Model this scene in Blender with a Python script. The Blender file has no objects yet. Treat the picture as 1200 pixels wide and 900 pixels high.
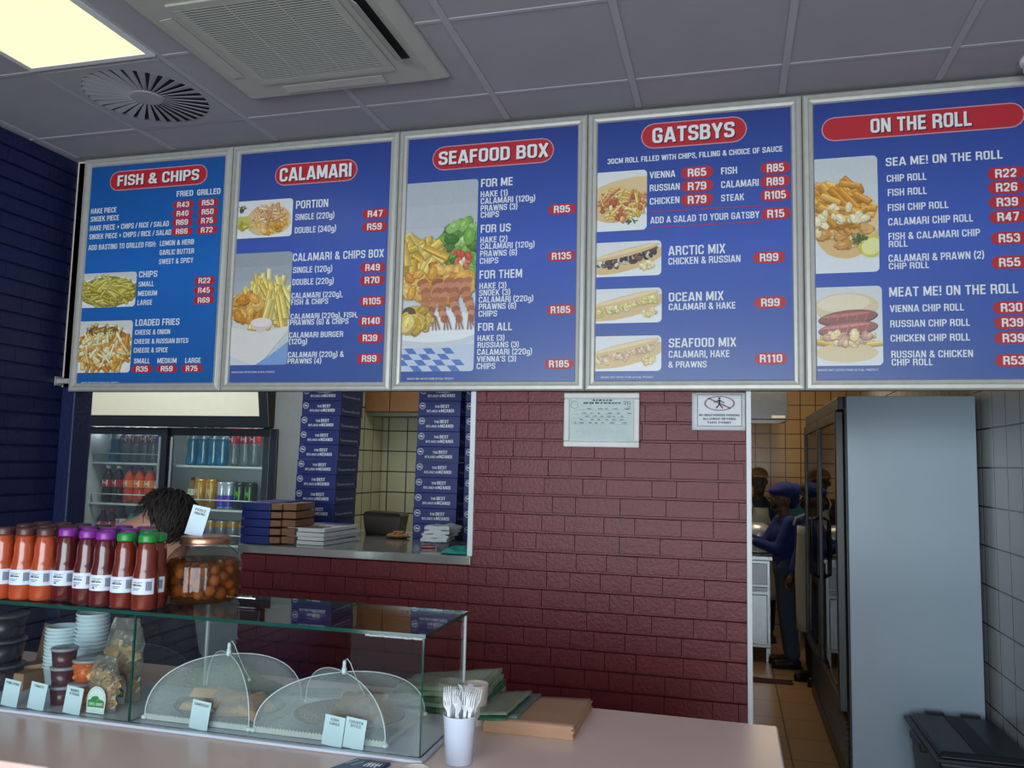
import bpy, bmesh, math, random
from mathutils import Vector, Matrix, Quaternion
random.seed(7)
D = bpy.data
SC = bpy.context.scene
COL = SC.collection
PI = math.pi

# ------------------------------------------------------------------ camera, world, light
F = 950.0                       # focal length in pixels of the 1200 x 900 frame
EYE = Vector((0, 0, 1.75))
YAW, PIT, ROL = 0.262294, 0.096009, 0.0219142
fwd = Vector((-math.sin(YAW)*math.cos(PIT), math.cos(YAW)*math.cos(PIT), math.sin(PIT)))
_r0 = Vector((math.cos(YAW), math.sin(YAW), 0)); _u0 = _r0.cross(fwd)
rgt = math.cos(ROL)*_r0 + math.sin(ROL)*_u0
upv = -math.sin(ROL)*_r0 + math.cos(ROL)*_u0
cam = D.objects.new('camera', D.cameras.new('camera'))
COL.objects.link(cam)
cam.data.sensor_width = 36; cam.data.lens = 36*F/1200
cam.data.clip_start = 0.02; cam.data.clip_end = 60
_m = Matrix((rgt, upv, -fwd)).transposed().to_4x4(); _m.translation = EYE
cam.matrix_world = _m
SC.camera = cam

SC.view_settings.view_transform = 'Standard'; SC.view_settings.look = 'None'
SC.view_settings.gamma = 1; SC.view_settings.use_curve_mapping = False
SC.view_settings.exposure = 0.0
SC.cycles.use_denoising = True
SC.cycles.max_bounces = 8; SC.cycles.transparent_max_bounces = 32
SC.cycles.caustics_reflective = False; SC.cycles.caustics_refractive = False

W = D.worlds.new('World'); SC.world = W; W.use_nodes = True
W.node_tree.nodes['Background'].inputs[0].default_value = (0.62, 0.78, 1.0, 1)
W.node_tree.nodes['Background'].inputs[1].default_value = 0.35

def area(name, loc, target, sx, sy, power, col):
    l = D.lights.new(name, 'AREA'); l.shape = 'RECTANGLE'; l.size = sx; l.size_y = sy
    l.energy = power; l.color = col
    o = D.objects.new(name, l); COL.objects.link(o); o.location = loc
    o.rotation_euler = (Vector(target)-Vector(loc)).to_track_quat('-Z', 'Y').to_euler()
    return o
# daylight through the open shopfront behind the photographer
area('shopfront_daylight', (-0.6, -2.6, 1.55), (-0.6, 3, 1.35), 4.2, 2.3, 235, (0.80, 0.92, 1.0))
# kitchen ceiling lamps, and an added fill over the fridge alcove
area('kitchen_lamp', (-1.6, 5.0, 2.86), (-1.6, 5.0, 0), 0.5, 0.5, 9, (1.0, 0.93, 0.75))
area('alcove_fill', (-3.2, 3.75, 2.86), (-3.2, 4.0, 0), 0.9, 0.4, 30, (0.86, 0.94, 1.0))  # added fill without a fitting, brightens the fridge and its alcove
area('kitchen_lamp', (0.2, 8.0, 2.86), (0.2, 8.0, 0), 1.0, 1.0, 27, (1.0, 0.80, 0.55))

# ------------------------------------------------------------------ helpers
def PY(x, y, Y):
    d = fwd + rgt*((x-600)/F) + upv*((450-y)/F); return EYE + d*(Y/d.y)
def PZ(x, y, Z):
    d = fwd + rgt*((x-600)/F) + upv*((450-y)/F); return EYE + d*((Z-EYE.z)/d.z)
def PX(x, y, X):
    d = fwd + rgt*((x-600)/F) + upv*((450-y)/F); return EYE + d*(X/d.x)

def lin(c):
    return tuple(((v/255)/12.92 if v/255 <= .04045 else ((v/255+.055)/1.055)**2.4) for v in c[:3]) + (1,)

MATS = {}
def mat(name, col, rough=.5, metal=0, var=.06, scale=18, bump=0, bscale=60, alpha=1, emit=None, es=0, spec=.5, coat=0):
    if name in MATS: return MATS[name]
    m = D.materials.new(name); m.use_nodes = True; nt = m.node_tree; N = nt.nodes; L = nt.links
    b = N['Principled BSDF']; b.inputs['Roughness'].default_value = rough; b.inputs['Metallic'].default_value = metal
    b.inputs['Specular IOR Level'].default_value = spec
    b.inputs['Coat Weight'].default_value = coat; b.inputs['Coat Roughness'].default_value = .08
    tc = N.new('ShaderNodeTexCoord'); nz = N.new('ShaderNodeTexNoise'); nz.inputs['Scale'].default_value = scale
    nz.inputs['Detail'].default_value = 4
    L.new(tc.outputs['Object'], nz.inputs['Vector'])
    cr = N.new('ShaderNodeValToRGB'); c = lin(col)
    cr.color_ramp.elements[0].position = .3; cr.color_ramp.elements[1].position = .7
    cr.color_ramp.elements[0].color = tuple(v*(1-var) for v in c[:3])+(1,)
    cr.color_ramp.elements[1].color = tuple(min(1, v*(1+var)) for v in c[:3])+(1,)
    L.new(nz.outputs['Fac'], cr.inputs[0]); L.new(cr.outputs[0], b.inputs['Base Color'])
    if bump:
        n2 = N.new('ShaderNodeTexNoise'); n2.inputs['Scale'].default_value = bscale; n2.inputs['Detail'].default_value = 5
        L.new(tc.outputs['Object'], n2.inputs['Vector'])
        bp = N.new('ShaderNodeBump'); bp.inputs['Strength'].default_value = bump; bp.inputs['Distance'].default_value = .01
        L.new(n2.outputs['Fac'], bp.inputs['Height']); L.new(bp.outputs[0], b.inputs['Normal'])
    if alpha < 1: b.inputs['Alpha'].default_value = alpha
    if emit:
        b.inputs['Emission Color'].default_value = lin(emit); b.inputs['Emission Strength'].default_value = es
    MATS[name] = m; return m

def glass(name, tint, ior=1.5, rough=.0, haze=0, hazecol=(255, 255, 255)):
    m = D.materials.new(name); m.use_nodes = True; nt = m.node_tree; N = nt.nodes; L = nt.links
    N.remove(N['Principled BSDF']); out = N['Material Output']
    t = N.new('ShaderNodeBsdfTransparent'); t.inputs[0].default_value = lin(tint)
    g = N.new('ShaderNodeBsdfGlossy'); g.inputs['Roughness'].default_value = rough
    f = N.new('ShaderNodeFresnel'); ge = N.new('ShaderNodeNewGeometry'); mi = N.new('ShaderNodeMix')
    mi.inputs[2].default_value = ior; mi.inputs[3].default_value = 1/ior          # same reflectance on both faces of a pane
    L.new(ge.outputs['Backfacing'], mi.inputs[0]); L.new(mi.outputs[0], f.inputs[0])
    mx = N.new('ShaderNodeMixShader'); L.new(f.outputs[0], mx.inputs[0])
    src = t.outputs[0]
    if haze:
        d = N.new('ShaderNodeBsdfDiffuse'); d.inputs[0].default_value = lin(hazecol)
        nz = N.new('ShaderNodeTexNoise'); nz.inputs['Scale'].default_value = 420
        tc = N.new('ShaderNodeTexCoord'); L.new(tc.outputs['Object'], nz.inputs['Vector'])
        mr = N.new('ShaderNodeMapRange'); mr.inputs[1].default_value = .3; mr.inputs[2].default_value = .7
        mr.inputs[3].default_value = haze*.75; mr.inputs[4].default_value = haze*1.25
        L.new(nz.outputs['Fac'], mr.inputs[0])
        m2 = N.new('ShaderNodeMixShader'); L.new(mr.outputs[0], m2.inputs[0])
        L.new(t.outputs[0], m2.inputs[1]); L.new(d.outputs[0], m2.inputs[2]); src = m2.outputs[0]
    L.new(src, mx.inputs[1]); L.new(g.outputs[0], mx.inputs[2]); L.new(mx.outputs[0], out.inputs[0])
    MATS[name] = m; return m

def attr_mat(name, rough=.35):
    m = D.materials.new(name); m.use_nodes = True; nt = m.node_tree
    a = nt.nodes.new('ShaderNodeVertexColor'); a.layer_name = 'print'
    b = nt.nodes['Principled BSDF']; b.inputs['Roughness'].default_value = rough
    tc = nt.nodes.new('ShaderNodeTexCoord'); nz = nt.nodes.new('ShaderNodeTexNoise'); nz.inputs['Scale'].default_value = 130; nz.inputs['Detail'].default_value = 6; nz.inputs['Roughness'].default_value = .7
    nt.links.new(tc.outputs['Object'], nz.inputs['Vector']); mx = nt.nodes.new('ShaderNodeMix'); mx.data_type = 'RGBA'; mx.blend_type = 'SOFT_LIGHT'; mx.inputs[0].default_value = .42
    nt.links.new(a.outputs[0], mx.inputs[6]); nt.links.new(nz.outputs['Fac'], mx.inputs[7]); nt.links.new(mx.outputs[2], b.inputs['Base Color'])
    MATS[name] = m; return m

def tile_mat(name, col, mortar, size, off=(0, 0, 0), axes='xz', rough=.2, gap=.02, var=.05, bump=.3, h=None):
    m = D.materials.new(name); m.use_nodes = True; nt = m.node_tree; N = nt.nodes; L = nt.links
    b = N['Principled BSDF']; b.inputs['Roughness'].default_value = rough
    tc = N.new('ShaderNodeTexCoord'); sp = N.new('ShaderNodeSeparateXYZ'); cb = N.new('ShaderNodeCombineXYZ')
    mp = N.new('ShaderNodeVectorMath'); mp.operation = 'ADD'; mp.inputs[1].default_value = off
    L.new(tc.outputs['Object'], mp.inputs[0]); L.new(mp.outputs[0], sp.inputs[0])
    L.new(sp.outputs['XYZ'.index(axes[0].upper())], cb.inputs[0]); L.new(sp.outputs['XYZ'.index(axes[1].upper())], cb.inputs[1])
    bk = N.new('ShaderNodeTexBrick'); bk.offset = 0; bk.inputs['Scale'].default_value = 1
    bk.inputs['Brick Width'].default_value = size; bk.inputs['Row Height'].default_value = h or size
    bk.inputs['Mortar Size'].default_value = gap*size; bk.inputs['Mortar Smooth'].default_value = .1
    c = lin(col)
    bk.inputs['Color1'].default_value = c; bk.inputs['Color2'].default_value = tuple(v*(1-var*2) for v in c[:3])+(1,)
    bk.inputs['Mortar'].default_value = lin(mortar)
    L.new(cb.outputs[0], bk.inputs['Vector']); L.new(bk.outputs['Color'], b.inputs['Base Color'])
    bp = N.new('ShaderNodeBump'); bp.invert = True; bp.inputs['Strength'].default_value = bump; bp.inputs['Distance'].default_value = .004
    L.new(bk.outputs['Fac'], bp.inputs['Height']); L.new(bp.outputs[0], b.inputs['Normal'])
    MATS[name] = m; return m

# ---- mesh building
CAM_SCALE = 1.0      # counter goods scaled about the camera: meshes by this, positions already in numbers
def BM(): return bmesh.new()
def box(bm, lo, hi, mi=0):
    x0, y0, z0 = lo; x1, y1, z1 = hi
    v = [bm.verts.new(p) for p in ((x0,y0,z0),(x1,y0,z0),(x1,y1,z0),(x0,y1,z0),(x0,y0,z1),(x1,y0,z1),(x1,y1,z1),(x0,y1,z1))]
    fs = []
    for q in ((3,2,1,0),(4,5,6,7),(0,1,5,4),(1,2,6,5),(2,3,7,6),(3,0,4,7)):
        f = bm.faces.new([v[i] for i in q]); f.material_index = mi; fs.append(f)
    return fs
def hexa(bm, pts, mi=0):
    v = [bm.verts.new(p) for p in pts]
    for q in ((3,2,1,0),(4,5,6,7),(0,1,5,4),(1,2,6,5),(2,3,7,6),(3,0,4,7)):
        bm.faces.new([v[i] for i in q]).material_index = mi
def poly(bm, pts, mi=0):
    f = bm.faces.new([bm.verts.new(p) for p in pts]); f.material_index = mi; return f
def lathe(bm, prof, seg=24, mi=0, mis=None, c=(0,0,0), rib=0, nrib=0, smooth=True, close=True):
    rings = []
    for r, z in prof:
        ring = []
        for i in range(seg):
            a = 2*PI*i/seg; rr = r*(1+rib*math.cos(nrib*a)) if rib else r
            ring.append(bm.verts.new((c[0]+rr*math.cos(a), c[1]+rr*math.sin(a), c[2]+z)))
        rings.append(ring)
    for k in range(len(prof)-1):
        for i in range(seg):
            f = bm.faces.new((rings[k][i], rings[k][(i+1)%seg], rings[k+1][(i+1)%seg], rings[k+1][i]))
            f.material_index = mis[k] if mis else mi; f.smooth = smooth
    if close:
        f = bm.faces.new(rings[0][::-1]); f.material_index = mis[0] if mis else mi
        f = bm.faces.new(rings[-1]); f.material_index = mis[-1] if mis else mi
def tube(bm, pts, r, seg=8, mi=0, closed=False, radii=None):
    pts = [Vector(p) for p in pts]; n = len(pts); rings = []; prev = None
    for i, p in enumerate(pts):
        a = pts[i-1] if (i > 0 or closed) else p
        b = pts[(i+1) % n] if (i < n-1 or closed) else p
        t = (b-a)
        t = t.normalized() if t.length > 1e-9 else Vector((0,0,1))
        if prev is None:
            prev = t.orthogonal().normalized()
        u = (prev - t*prev.dot(t))
        u = u.normalized() if u.length > 1e-6 else t.orthogonal().normalized()
        prev = u; w = t.cross(u); rr = radii[i] if radii else r
        rings.append([bm.verts.new(p + (u*math.cos(2*PI*k/seg)+w*math.sin(2*PI*k/seg))*rr) for k in range(seg)])
    m = n if closed else n-1
    for i in range(m):
        A = rings[i]; B = rings[(i+1) % n]
        for k in range(seg):
            f = bm.faces.new((A[k], A[(k+1)%seg], B[(k+1)%seg], B[k])); f.material_index = mi; f.smooth = True
    if not closed:
        bm.faces.new(rings[0][::-1]).material_index = mi; bm.faces.new(rings[-1]).material_index = mi
def capsule(bm, p0, r0, p1, r1, seg=12, sq=(1,1)):
    p0 = Vector(p0); p1 = Vector(p1); d = p1-p0; L = d.length
    ax = d.normalized() if L > 1e-6 else Vector((0,0,1))
    ref = Vector((0,1,0)) if abs(ax.y) < .8 else Vector((1,0,0))
    u = ax.cross(ref).normalized(); w = u.cross(ax)
    prof = []
    for k in range(1, 5): a = -PI/2 + k*PI/8; prof.append((math.cos(a)*r0, math.sin(a)*r0))
    for k in range(0, 4): a = k*PI/8; prof.append((math.cos(a)*r1, L+math.sin(a)*r1))
    b = bm.verts.new(p0-ax*r0); t = bm.verts.new(p1+ax*r1)
    rings = [[bm.verts.new(p0+ax*z+(u*math.cos(2*PI*i/seg)*sq[0]+w*math.sin(2*PI*i/seg)*sq[1])*r) for i in range(seg)] for r, z in prof]
    for i in range(seg):
        bm.faces.new((b, rings[0][(i+1)%seg], rings[0][i])); bm.faces.new((t, rings[-1][i], rings[-1][(i+1)%seg]))
    for k in range(len(rings)-1):
        for i in range(seg):
            bm.faces.new((rings[k][i], rings[k][(i+1)%seg], rings[k+1][(i+1)%seg], rings[k+1][i]))
def ell(bm, c, r, rot=None, seg=14, rings=9, mi=0, noise=0):
    c = Vector(c); R = rot.to_matrix() if rot else Matrix.Identity(3)
    def pt(a, b):
        k = 1+random.uniform(-noise, noise)
        return c + R @ Vector((r[0]*math.cos(b)*math.cos(a)*k, r[1]*math.cos(b)*math.sin(a)*k, r[2]*math.sin(b)*k))
    rr = [[bm.verts.new(pt(2*PI*i/seg, -PI/2+PI*j/rings)) for i in range(seg)] for j in range(1, rings)]
    b = bm.verts.new(pt(0, -PI/2)); t = bm.verts.new(pt(0, PI/2))
    for i in range(seg):
        f = bm.faces.new((b, rr[0][(i+1)%seg], rr[0][i])); f.smooth = True; f.material_index = mi
        f = bm.faces.new((t, rr[-1][i], rr[-1][(i+1)%seg])); f.smooth = True; f.material_index = mi
    for k in range(len(rr)-1):
        for i in range(seg):
            f = bm.faces.new((rr[k][i], rr[k][(i+1)%seg], rr[k+1][(i+1)%seg], rr[k+1][i])); f.smooth = True; f.material_index = mi

def mk(name, bm, mats, parent=None, loc=None, rot=None, bevel=0, bseg=2, sub=0, remesh=0, smooth=False, solid=0, recalc=True):
    """link the bmesh as one object; with loc and no parent the geometry is taken as local"""
    if recalc: bmesh.ops.recalc_face_normals(bm, faces=bm.faces)
    if CAM_SCALE != 1: bmesh.ops.scale(bm, vec=(CAM_SCALE,)*3, verts=bm.verts); bevel *= CAM_SCALE; remesh *= CAM_SCALE; solid *= CAM_SCALE
    me = D.meshes.new(name); bm.to_mesh(me); bm.free()
    if smooth:
        for p in me.polygons: p.use_smooth = True
    for m in (mats if isinstance(mats, (list, tuple)) else [mats]): me.materials.append(m)
    o = D.objects.new(name, me); COL.objects.link(o)
    if parent: o.parent = parent
    if loc is not None: o.location = loc
    if rot is not None: o.rotation_euler = rot
    if solid:
        md = o.modifiers.new('solid', 'SOLIDIFY'); md.thickness = solid; md.offset = 0
    if remesh:
        md = o.modifiers.new('remesh', 'REMESH'); md.mode = 'VOXEL'; md.voxel_size = remesh; md.use_smooth_shade = True
        md = o.modifiers.new('smooth', 'SMOOTH'); md.iterations = 5; md.factor = .5
    if bevel:
        md = o.modifiers.new('bevel', 'BEVEL'); md.width = bevel; md.segments = bseg; md.limit_method = 'ANGLE'; md.angle_limit = .6
    if sub:
        md = o.modifiers.new('sub', 'SUBSURF'); md.levels = sub; md.render_levels = sub
    return o
def shift(bm, v):
    bmesh.ops.translate(bm, verts=bm.verts, vec=v); return bm
def tag(o, label, cat, group=None):
    o['label'] = label; o['category'] = cat
    if group: o['group'] = group
    return o
def thing(name, label, cat, loc=(0,0,0), rz=0, group=None):
    o = D.objects.new(name, None); COL.objects.link(o); o.location = loc; o.rotation_euler = (0,0,rz)
    o.empty_display_size = .05
    return tag(o, label, cat, group)
def struct(o):
    o['kind'] = 'structure'; return o
KIDS = {}
def kids(o): return [c for c in D.objects if c.parent == o]
def dup(o, loc=None, rot=None, label=None, group=None, parent=None):
    if o.name not in KIDS: KIDS[o.name] = kids(o)
    c = o.copy(); COL.objects.link(c)
    if parent is not None: c.parent = parent
    if loc is not None: c.location = loc
    if rot is not None: c.rotation_euler = rot
    if label: c['label'] = label
    if group: c['group'] = group
    for k in KIDS[o.name]: dup(k, parent=c)
    return c
ORD = ['first','second','third','fourth','fifth','sixth','seventh','eighth','ninth','tenth','eleventh','twelfth','thirteenth','fourteenth']

# ---- lettering: a heavy condensed stroke alphabet built from thick poly-lines
_L, _R, _r = .09, .47, .17
_B = lambda *p: list(p)
_O = [(.28,.92),(_R,.92,_r),(_R,.08,_r),(_L,.08,_r),(_L,.92,_r),(.28,.92)]
_V = [(_L,0),(_L,1)]
GL = {
'A': (.62, [(.07,0),(.285,1)], [(.335,1),(.55,0)], [(.14,.26),(.48,.26)]), 'B': (.56, _V, [(_L,.92),(_R-.02,.92,.16),(_R-.02,.53,.16),(_L,.53)], [(_L,.53),(_R,.53,.16),(_R,.08,.16),(_L,.08)]),
'C': (.56, [(_R,.66),(_R,.92,_r),(_L,.92,_r),(_L,.08,_r),(_R,.08,_r),(_R,.34)]), 'D': (.56, _V, [(_L,.92),(_R,.92,.22),(_R,.08,.22),(_L,.08)]),
'E': (.48, _V, [(_L,.92),(.46,.92)], [(_L,.52),(.43,.52)], [(_L,.08),(.46,.08)]), 'F': (.46, _V, [(_L,.92),(.45,.92)], [(_L,.50),(.41,.50)]),
'G': (.57, [(_R,.68),(_R,.92,_r),(_L,.92,_r),(_L,.08,_r),(_R,.08,.12),(_R,.46),(.29,.46)]), 'H': (.57, _V, [(_R,0),(_R,1)], [(_L,.51),(_R,.51)]), 'I': (.18, _V),
'J': (.50, [(.41,1),(.41,.08,_r),(.07,.08,_r),(.07,.32)]), 'K': (.58, _V, [(_L+.04,.40),(.50,1)], [(.25,.56),(.52,0)]), 'L': (.45, _V, [(_L,.08),(.44,.08)]),
'M': (.72, _V, [(.63,0),(.63,1)], [(.12,.98),(.36,.12)], [(.60,.98),(.36,.12)]), 'N': (.58, _V, [(.49,0),(.49,1)], [(.11,.97),(.47,.03)]), 'O': (.56, _O),
'P': (.54, _V, [(_L,.92),(_R,.92,.18),(_R,.45,.18),(_L,.45)]), 'Q': (.56, _O, [(.32,.22),(.52,-.04)]), 'R': (.57, _V, [(_L,.92),(_R,.92,.16),(_R,.49,.16),(_L,.49)], [(.28,.49),(_R,.42,.10),(.49,0)]),
'S': (.55, [(_R,.70),(_R,.92,_r),(_L,.92,_r),(_L,.54,.16),(_R,.48,.16),(_R,.08,_r),(_L,.08,_r),(_L,.30)]), 'T': (.52, [(.01,.92),(.51,.92)], [(.26,.92),(.26,0)]),
'U': (.57, [(_L,1),(_L,.08,_r),(_R,.08,_r),(_R,1)]), 'V': (.58, [(.07,1),(.29,.02)], [(.51,1),(.29,.02)]), 'W': (.86, [(.07,1),(.25,.02)], [(.25,.02),(.43,.95)], [(.43,.95),(.61,.02)], [(.61,.02),(.79,1)]),
'X': (.56, [(.07,0),(.49,1)], [(.07,1),(.49,0)]), 'Y': (.56, [(.06,1),(.28,.42)], [(.50,1),(.28,.42)], [(.28,.45),(.28,0)]), 'Z': (.50, [(.04,.92),(.45,.92)], [(.43,.92),(.07,.08)], [(.04,.08),(.47,.08)]),
'0': (.54, [(.27,.92),(.45,.92,_r),(.45,.08,_r),(_L,.08,_r),(_L,.92,_r),(.27,.92)]), '1': (.38, [(.25,0),(.25,1)], [(.25,.93),(.06,.76)]),
'2': (.54, [(_L,.68),(_L,.92,_r),(.45,.92,_r),(.45,.56,.14),(_L,.16),(_L,.08)], [(_L-.04,.08),(.48,.08)]), '3': (.54, [(_L,.70),(_L,.92,_r),(.44,.92,_r),(.44,.52,.14),(.22,.52)], [(.22,.52),(.45,.52,.14),(.45,.08,_r),(_L,.08,_r),(_L,.30)]),
'4': (.56, [(.39,0),(.39,1)], [(.37,.95),(.07,.28),(.54,.28)]), '5': (.54, [(.45,.92),(.12,.92),(.10,.52),(.45,.60,.16),(.45,.08,_r),(_L,.08,_r),(_L,.28)]),
'6': (.54, [(.45,.72),(.45,.92,_r),(_L,.92,_r),(_L,.08,_r),(.45,.08,_r),(.45,.56,_r),(_L,.50)]), '7': (.50, [(.03,.92),(.46,.92),(.20,0)]),
'8': (.54, [(.27,.92),(.43,.92,.14),(.43,.53,.14),(.11,.53,.14),(.11,.92,.14),(.27,.92)], [(.27,.53),(.45,.53,.16),(.45,.08,_r),(_L,.08,_r),(_L,.53,.16),(.27,.53)]),
'9': (.54, [(_L,.28),(_L,.08,_r),(.45,.08,_r),(.45,.92,_r),(_L,.92,_r),(_L,.44,_r),(.45,.50)]), '&': (.64, [(.60,.0),(.17,.66,.06),(.17,.92,.14),(.42,.92,.14),(.42,.66,.12),(_L,.40,.14),(_L,.08,_r),(.42,.08,.2),(.56,.44)]),
'(': (.26, [(.24,1.08),(.10,.80,.3),(.10,.20,.3),(.24,-.10)]), ')': (.26, [(.02,1.08),(.16,.80,.3),(.16,.20,.3),(.02,-.10)]), '!': (.20, [(.10,1),(.10,.32)], [(.10,.17),(.10,0)]),
',': (.18, [(.10,.17),(.05,-.14)]), '.': (.18, [(.09,.16),(.09,0)]), ':': (.18, [(.09,.16),(.09,0)], [(.09,.62),(.09,.46)]), '/': (.32, [(.03,-.02),(.29,1.02)]), '+': (.52, [(.26,.16),(.26,.76)], [(.04,.46),(.48,.46)]),
"'": (.16, [(.09,1),(.07,.72)]), ' ': (.22,), 'g': (.50, [(.42,.70),(.42,-.22,_r),(_L,-.22,.12),(_L,-.14)], [(.26,.64),(.42,.64,.14),(.42,.10,.14),(_L,.10,.14),(_L,.64,.14),(.26,.64)]),
'-': (.36, [(.04,.42),(.32,.42)])}
def _round(st):
    out = []
    for i, p in enumerate(st):
        if len(p) == 3 and 0 < i < len(st)-1:
            c = Vector(p[:2]); a = Vector(st[i-1][:2])-c; b = Vector(st[i+1][:2])-c; r = min(p[2], a.length*.5, b.length*.5)
            p0 = c+a.normalized()*r; p2 = c+b.normalized()*r
            for k in range(4): t = k/3; out.append((1-t)**2*p0 + 2*t*(1-t)*c*1.0 + t*t*p2)
        else: out.append(Vector(p[:2]))
    return out
_GC = {}
def glyph(ch, t):
    if (ch, t) in _GC: return _GC[ch, t]
    ps = []
    for st in GL.get(ch, GL['-'])[1:]:
        q = _round(st); n = len(q); h = t/2
        for i in range(n-1):
            d = q[i+1]-q[i]
            if d.length < 1e-6: continue
            nn = Vector((-d.y, d.x)).normalized()*h; ps.append((q[i]+nn, q[i]-nn, q[i+1]-nn, q[i+1]+nn))
        for i in range(1, n-1): ps.append(tuple(q[i]+Vector((math.cos(PI*k/4+.39), math.sin(PI*k/4+.39)))*h*1.02 for k in range(8)))
    _GC[ch, t] = ps; return ps
def text(bm, s, org, xd, zd, w, h, mi=0, bold=.022, slant=0, center=False):
    """flat lettering: org = left end of the base line (or its middle), cap height h, total width w (None: natural)"""
    t = .105 if bold < .006 else (.13 if bold < .015 else (.15 if bold < .03 else .17))
    adv = [GL.get(c, GL['-'])[0]+.075 for c in s]; W_ = sum(adv)-.075
    sx = (w/W_) if w else h*.95
    org = Vector(org); xd = Vector(xd); zd = Vector(zd); nrm = xd.cross(zd)
    if center: org = org - xd*(W_*sx/2)
    x = 0
    for c, a in zip(s, adv):
        for i, q in enumerate(glyph(c, t)):        # the ink of crossing strokes lies a hair apart
            try: bm.faces.new([bm.verts.new(org + xd*((x+p.x)*sx) + zd*(p.y*h) + nrm*(i*8e-6)) for p in q]).material_index = mi
            except ValueError: pass
        x += a
def pill(bm, cx, cz, w, h, y, t=.0015, mi=0, seg=8):
    """rounded badge standing in the xz plane, its face towards -y"""
    r = h/2; pts = []
    for s, x in ((1, cx+w/2-r), (-1, cx-w/2+r)):
        for k in range(seg+1):
            a = -PI/2 + PI*k/seg if s > 0 else PI/2 + PI*k/seg
            pts.append((x+r*math.cos(a), cz+r*math.sin(a)))
    A = [bm.verts.new((p[0], y, p[1])) for p in pts]; B = [bm.verts.new((p[0], y+t, p[1])) for p in pts]
    bm.faces.new(A).material_index = mi
    n = len(A)
    for i in range(n): bm.faces.new((A[i], B[i], B[(i+1)%n], A[(i+1)%n])).material_index = mi

# ------------------------------------------------------------------ materials used widely
RED = mat('painted_red_brick', (106, 30, 34), .44, var=.10, scale=9, bump=.2, bscale=85, spec=.42)
NAVY = mat('painted_navy_brick', (20, 28, 72), .5, var=.1, scale=9, bump=.3, bscale=60)
GREYB = mat('painted_grey_brick', (150, 156, 168), .6, var=.05, bump=.2)
WHITEP = mat('white_enamel', (222, 224, 226), .4, var=.02)
WHITE = mat('white_plastic', (226, 232, 238), .35, var=.02)
CEIL = mat('ceiling_board', (156, 155, 162), .85, var=.03, scale=6)
TBAR = mat('ceiling_bar', (168, 167, 175), .6, var=.02)
ALU = mat('brushed_aluminium', (192, 190, 182), .42, metal=.35, var=.05, scale=30)
STEEL = mat('stainless_steel', (170, 174, 178), .3, metal=.9, var=.06)
BLACK = mat('black_plastic', (18, 19, 22), .35, var=.1)
DARK = mat('void_shade_black', (10, 10, 11), .8)  # near-black colour standing for the shade inside openings
COUNTER = mat('counter_laminate', (240, 210, 197), .24, var=.02, scale=5)
BOXBLUE = mat('blue_carton', (30, 44, 112), .45, var=.06)
INK = mat('white_ink', (232, 234, 236), .5, var=.02)
BLACKINK = mat('black_ink', (28, 28, 32), .6)
CARDW = mat('white_card', (206, 226, 236), .5, var=.02)
KRAFT = mat('brown_kraft_paper', (180, 138, 108), .7, var=.07, scale=12)
GLASS = glass('clear_glass', (249, 253, 251))
GEDGE = mat('green_glass_edge', (18, 66, 56), .08, var=.2)
BADGE = mat('red_badge', (188, 40, 50), .4, var=.03)

CZ = 1.137        # counter top
YW = 3.075        # face of the dividing wall
CEZ = 3.125       # shop ceiling
XL, XR = -2.985, 1.33

# floor
b = BM(); box(b, (-5.4, -3, -.1), (XR+.1, 9.3, 0))
struct(mk('floor', b, tile_mat('beige_floor_tile', (176, 142, 108), (96, 76, 60), .42, axes='xy', off=(.06, .1, 0), rough=.3, gap=.012)))
# shop ceiling with its lay-in grid
b = BM(); box(b, (XL-.1, -3, CEZ), (XR+.1, YW+.1, CEZ+.08)); struct(mk('ceiling', b, CEIL))
b = BM()
PIT_ = .523
for i in range(-5, 4):
    x = -.33+i*PIT_; box(b, (x-.012, -3, CEZ-.005), (x+.012, YW-.05, CEZ+.001))
for j in range(-11, 1):
    y = 2.80+j*PIT_; box(b, (XL, y-.007, CEZ-.003), (XR, y+.007, CEZ+.001))
struct(mk('trim_1', b, TBAR))
# kitchen ceiling
b = BM(); box(b, (-5.4, YW+.12, 2.9), (XR+.1, 9.2, 2.98)); struct(mk('ceiling', b, CEIL))

def brick_wall(name, x0, x1, z0, z1, y, m, axis='x', course=.0695, thick=.11, sgn=1, lens=(.09, .115, .15, .17)):
    """courses of separate bricks in front of a recessed bed; axis x: faces -y at y; axis y: faces +x at x=y"""
    b = BM(); rnd = random.Random(hash((x0, z0)) % 1000 if False else int(abs(x0*37+z0*11)*10))
    g = .0035
    if axis == 'x': box(b, (x0, y+.013, z0), (x1, y+thick, z1))
    else: box(b, (y-thick, x0, z0), (y-.013, x1, z1))
    nz = int(round((z1-z0)/course)); c = (z1-z0)/nz
    for k in range(nz):
        x = x0 - rnd.random()*.1; a = z0+k*c+g; e = z0+(k+1)*c-g
        while x < x1:
            L = rnd.choice(lens); l = max(x, x0); r = min(x+L, x1)
            if r-l > .015:
                o = rnd.uniform(-.0012, .0012); d = .0025
                P = [(l+.0002, .013, a), (r-.0002, .013, a), (r-.0002, .013, e), (l+.0002, .013, e),
                     (l+.0012, o, a+d), (r-.0012, o, a+d+rnd.uniform(-.001,.001)), (r-.0012, o, e-d+rnd.uniform(-.001,.001)), (l+.0012, o, e-d)]
                if axis == 'x': P = [(p[0], y+p[1], p[2]) for p in P]
                else: P = [(y-p[1], p[0], p[2]) for p in P]
                v = [b.verts.new(p) for p in P]
                for q in ((4,5,6,7),(0,1,5,4),(1,2,6,5),(2,3,7,6),(3,0,4,7)): b.faces.new([v[i] for i in q])
            x += L
    return struct(mk(name, b, m))
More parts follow.
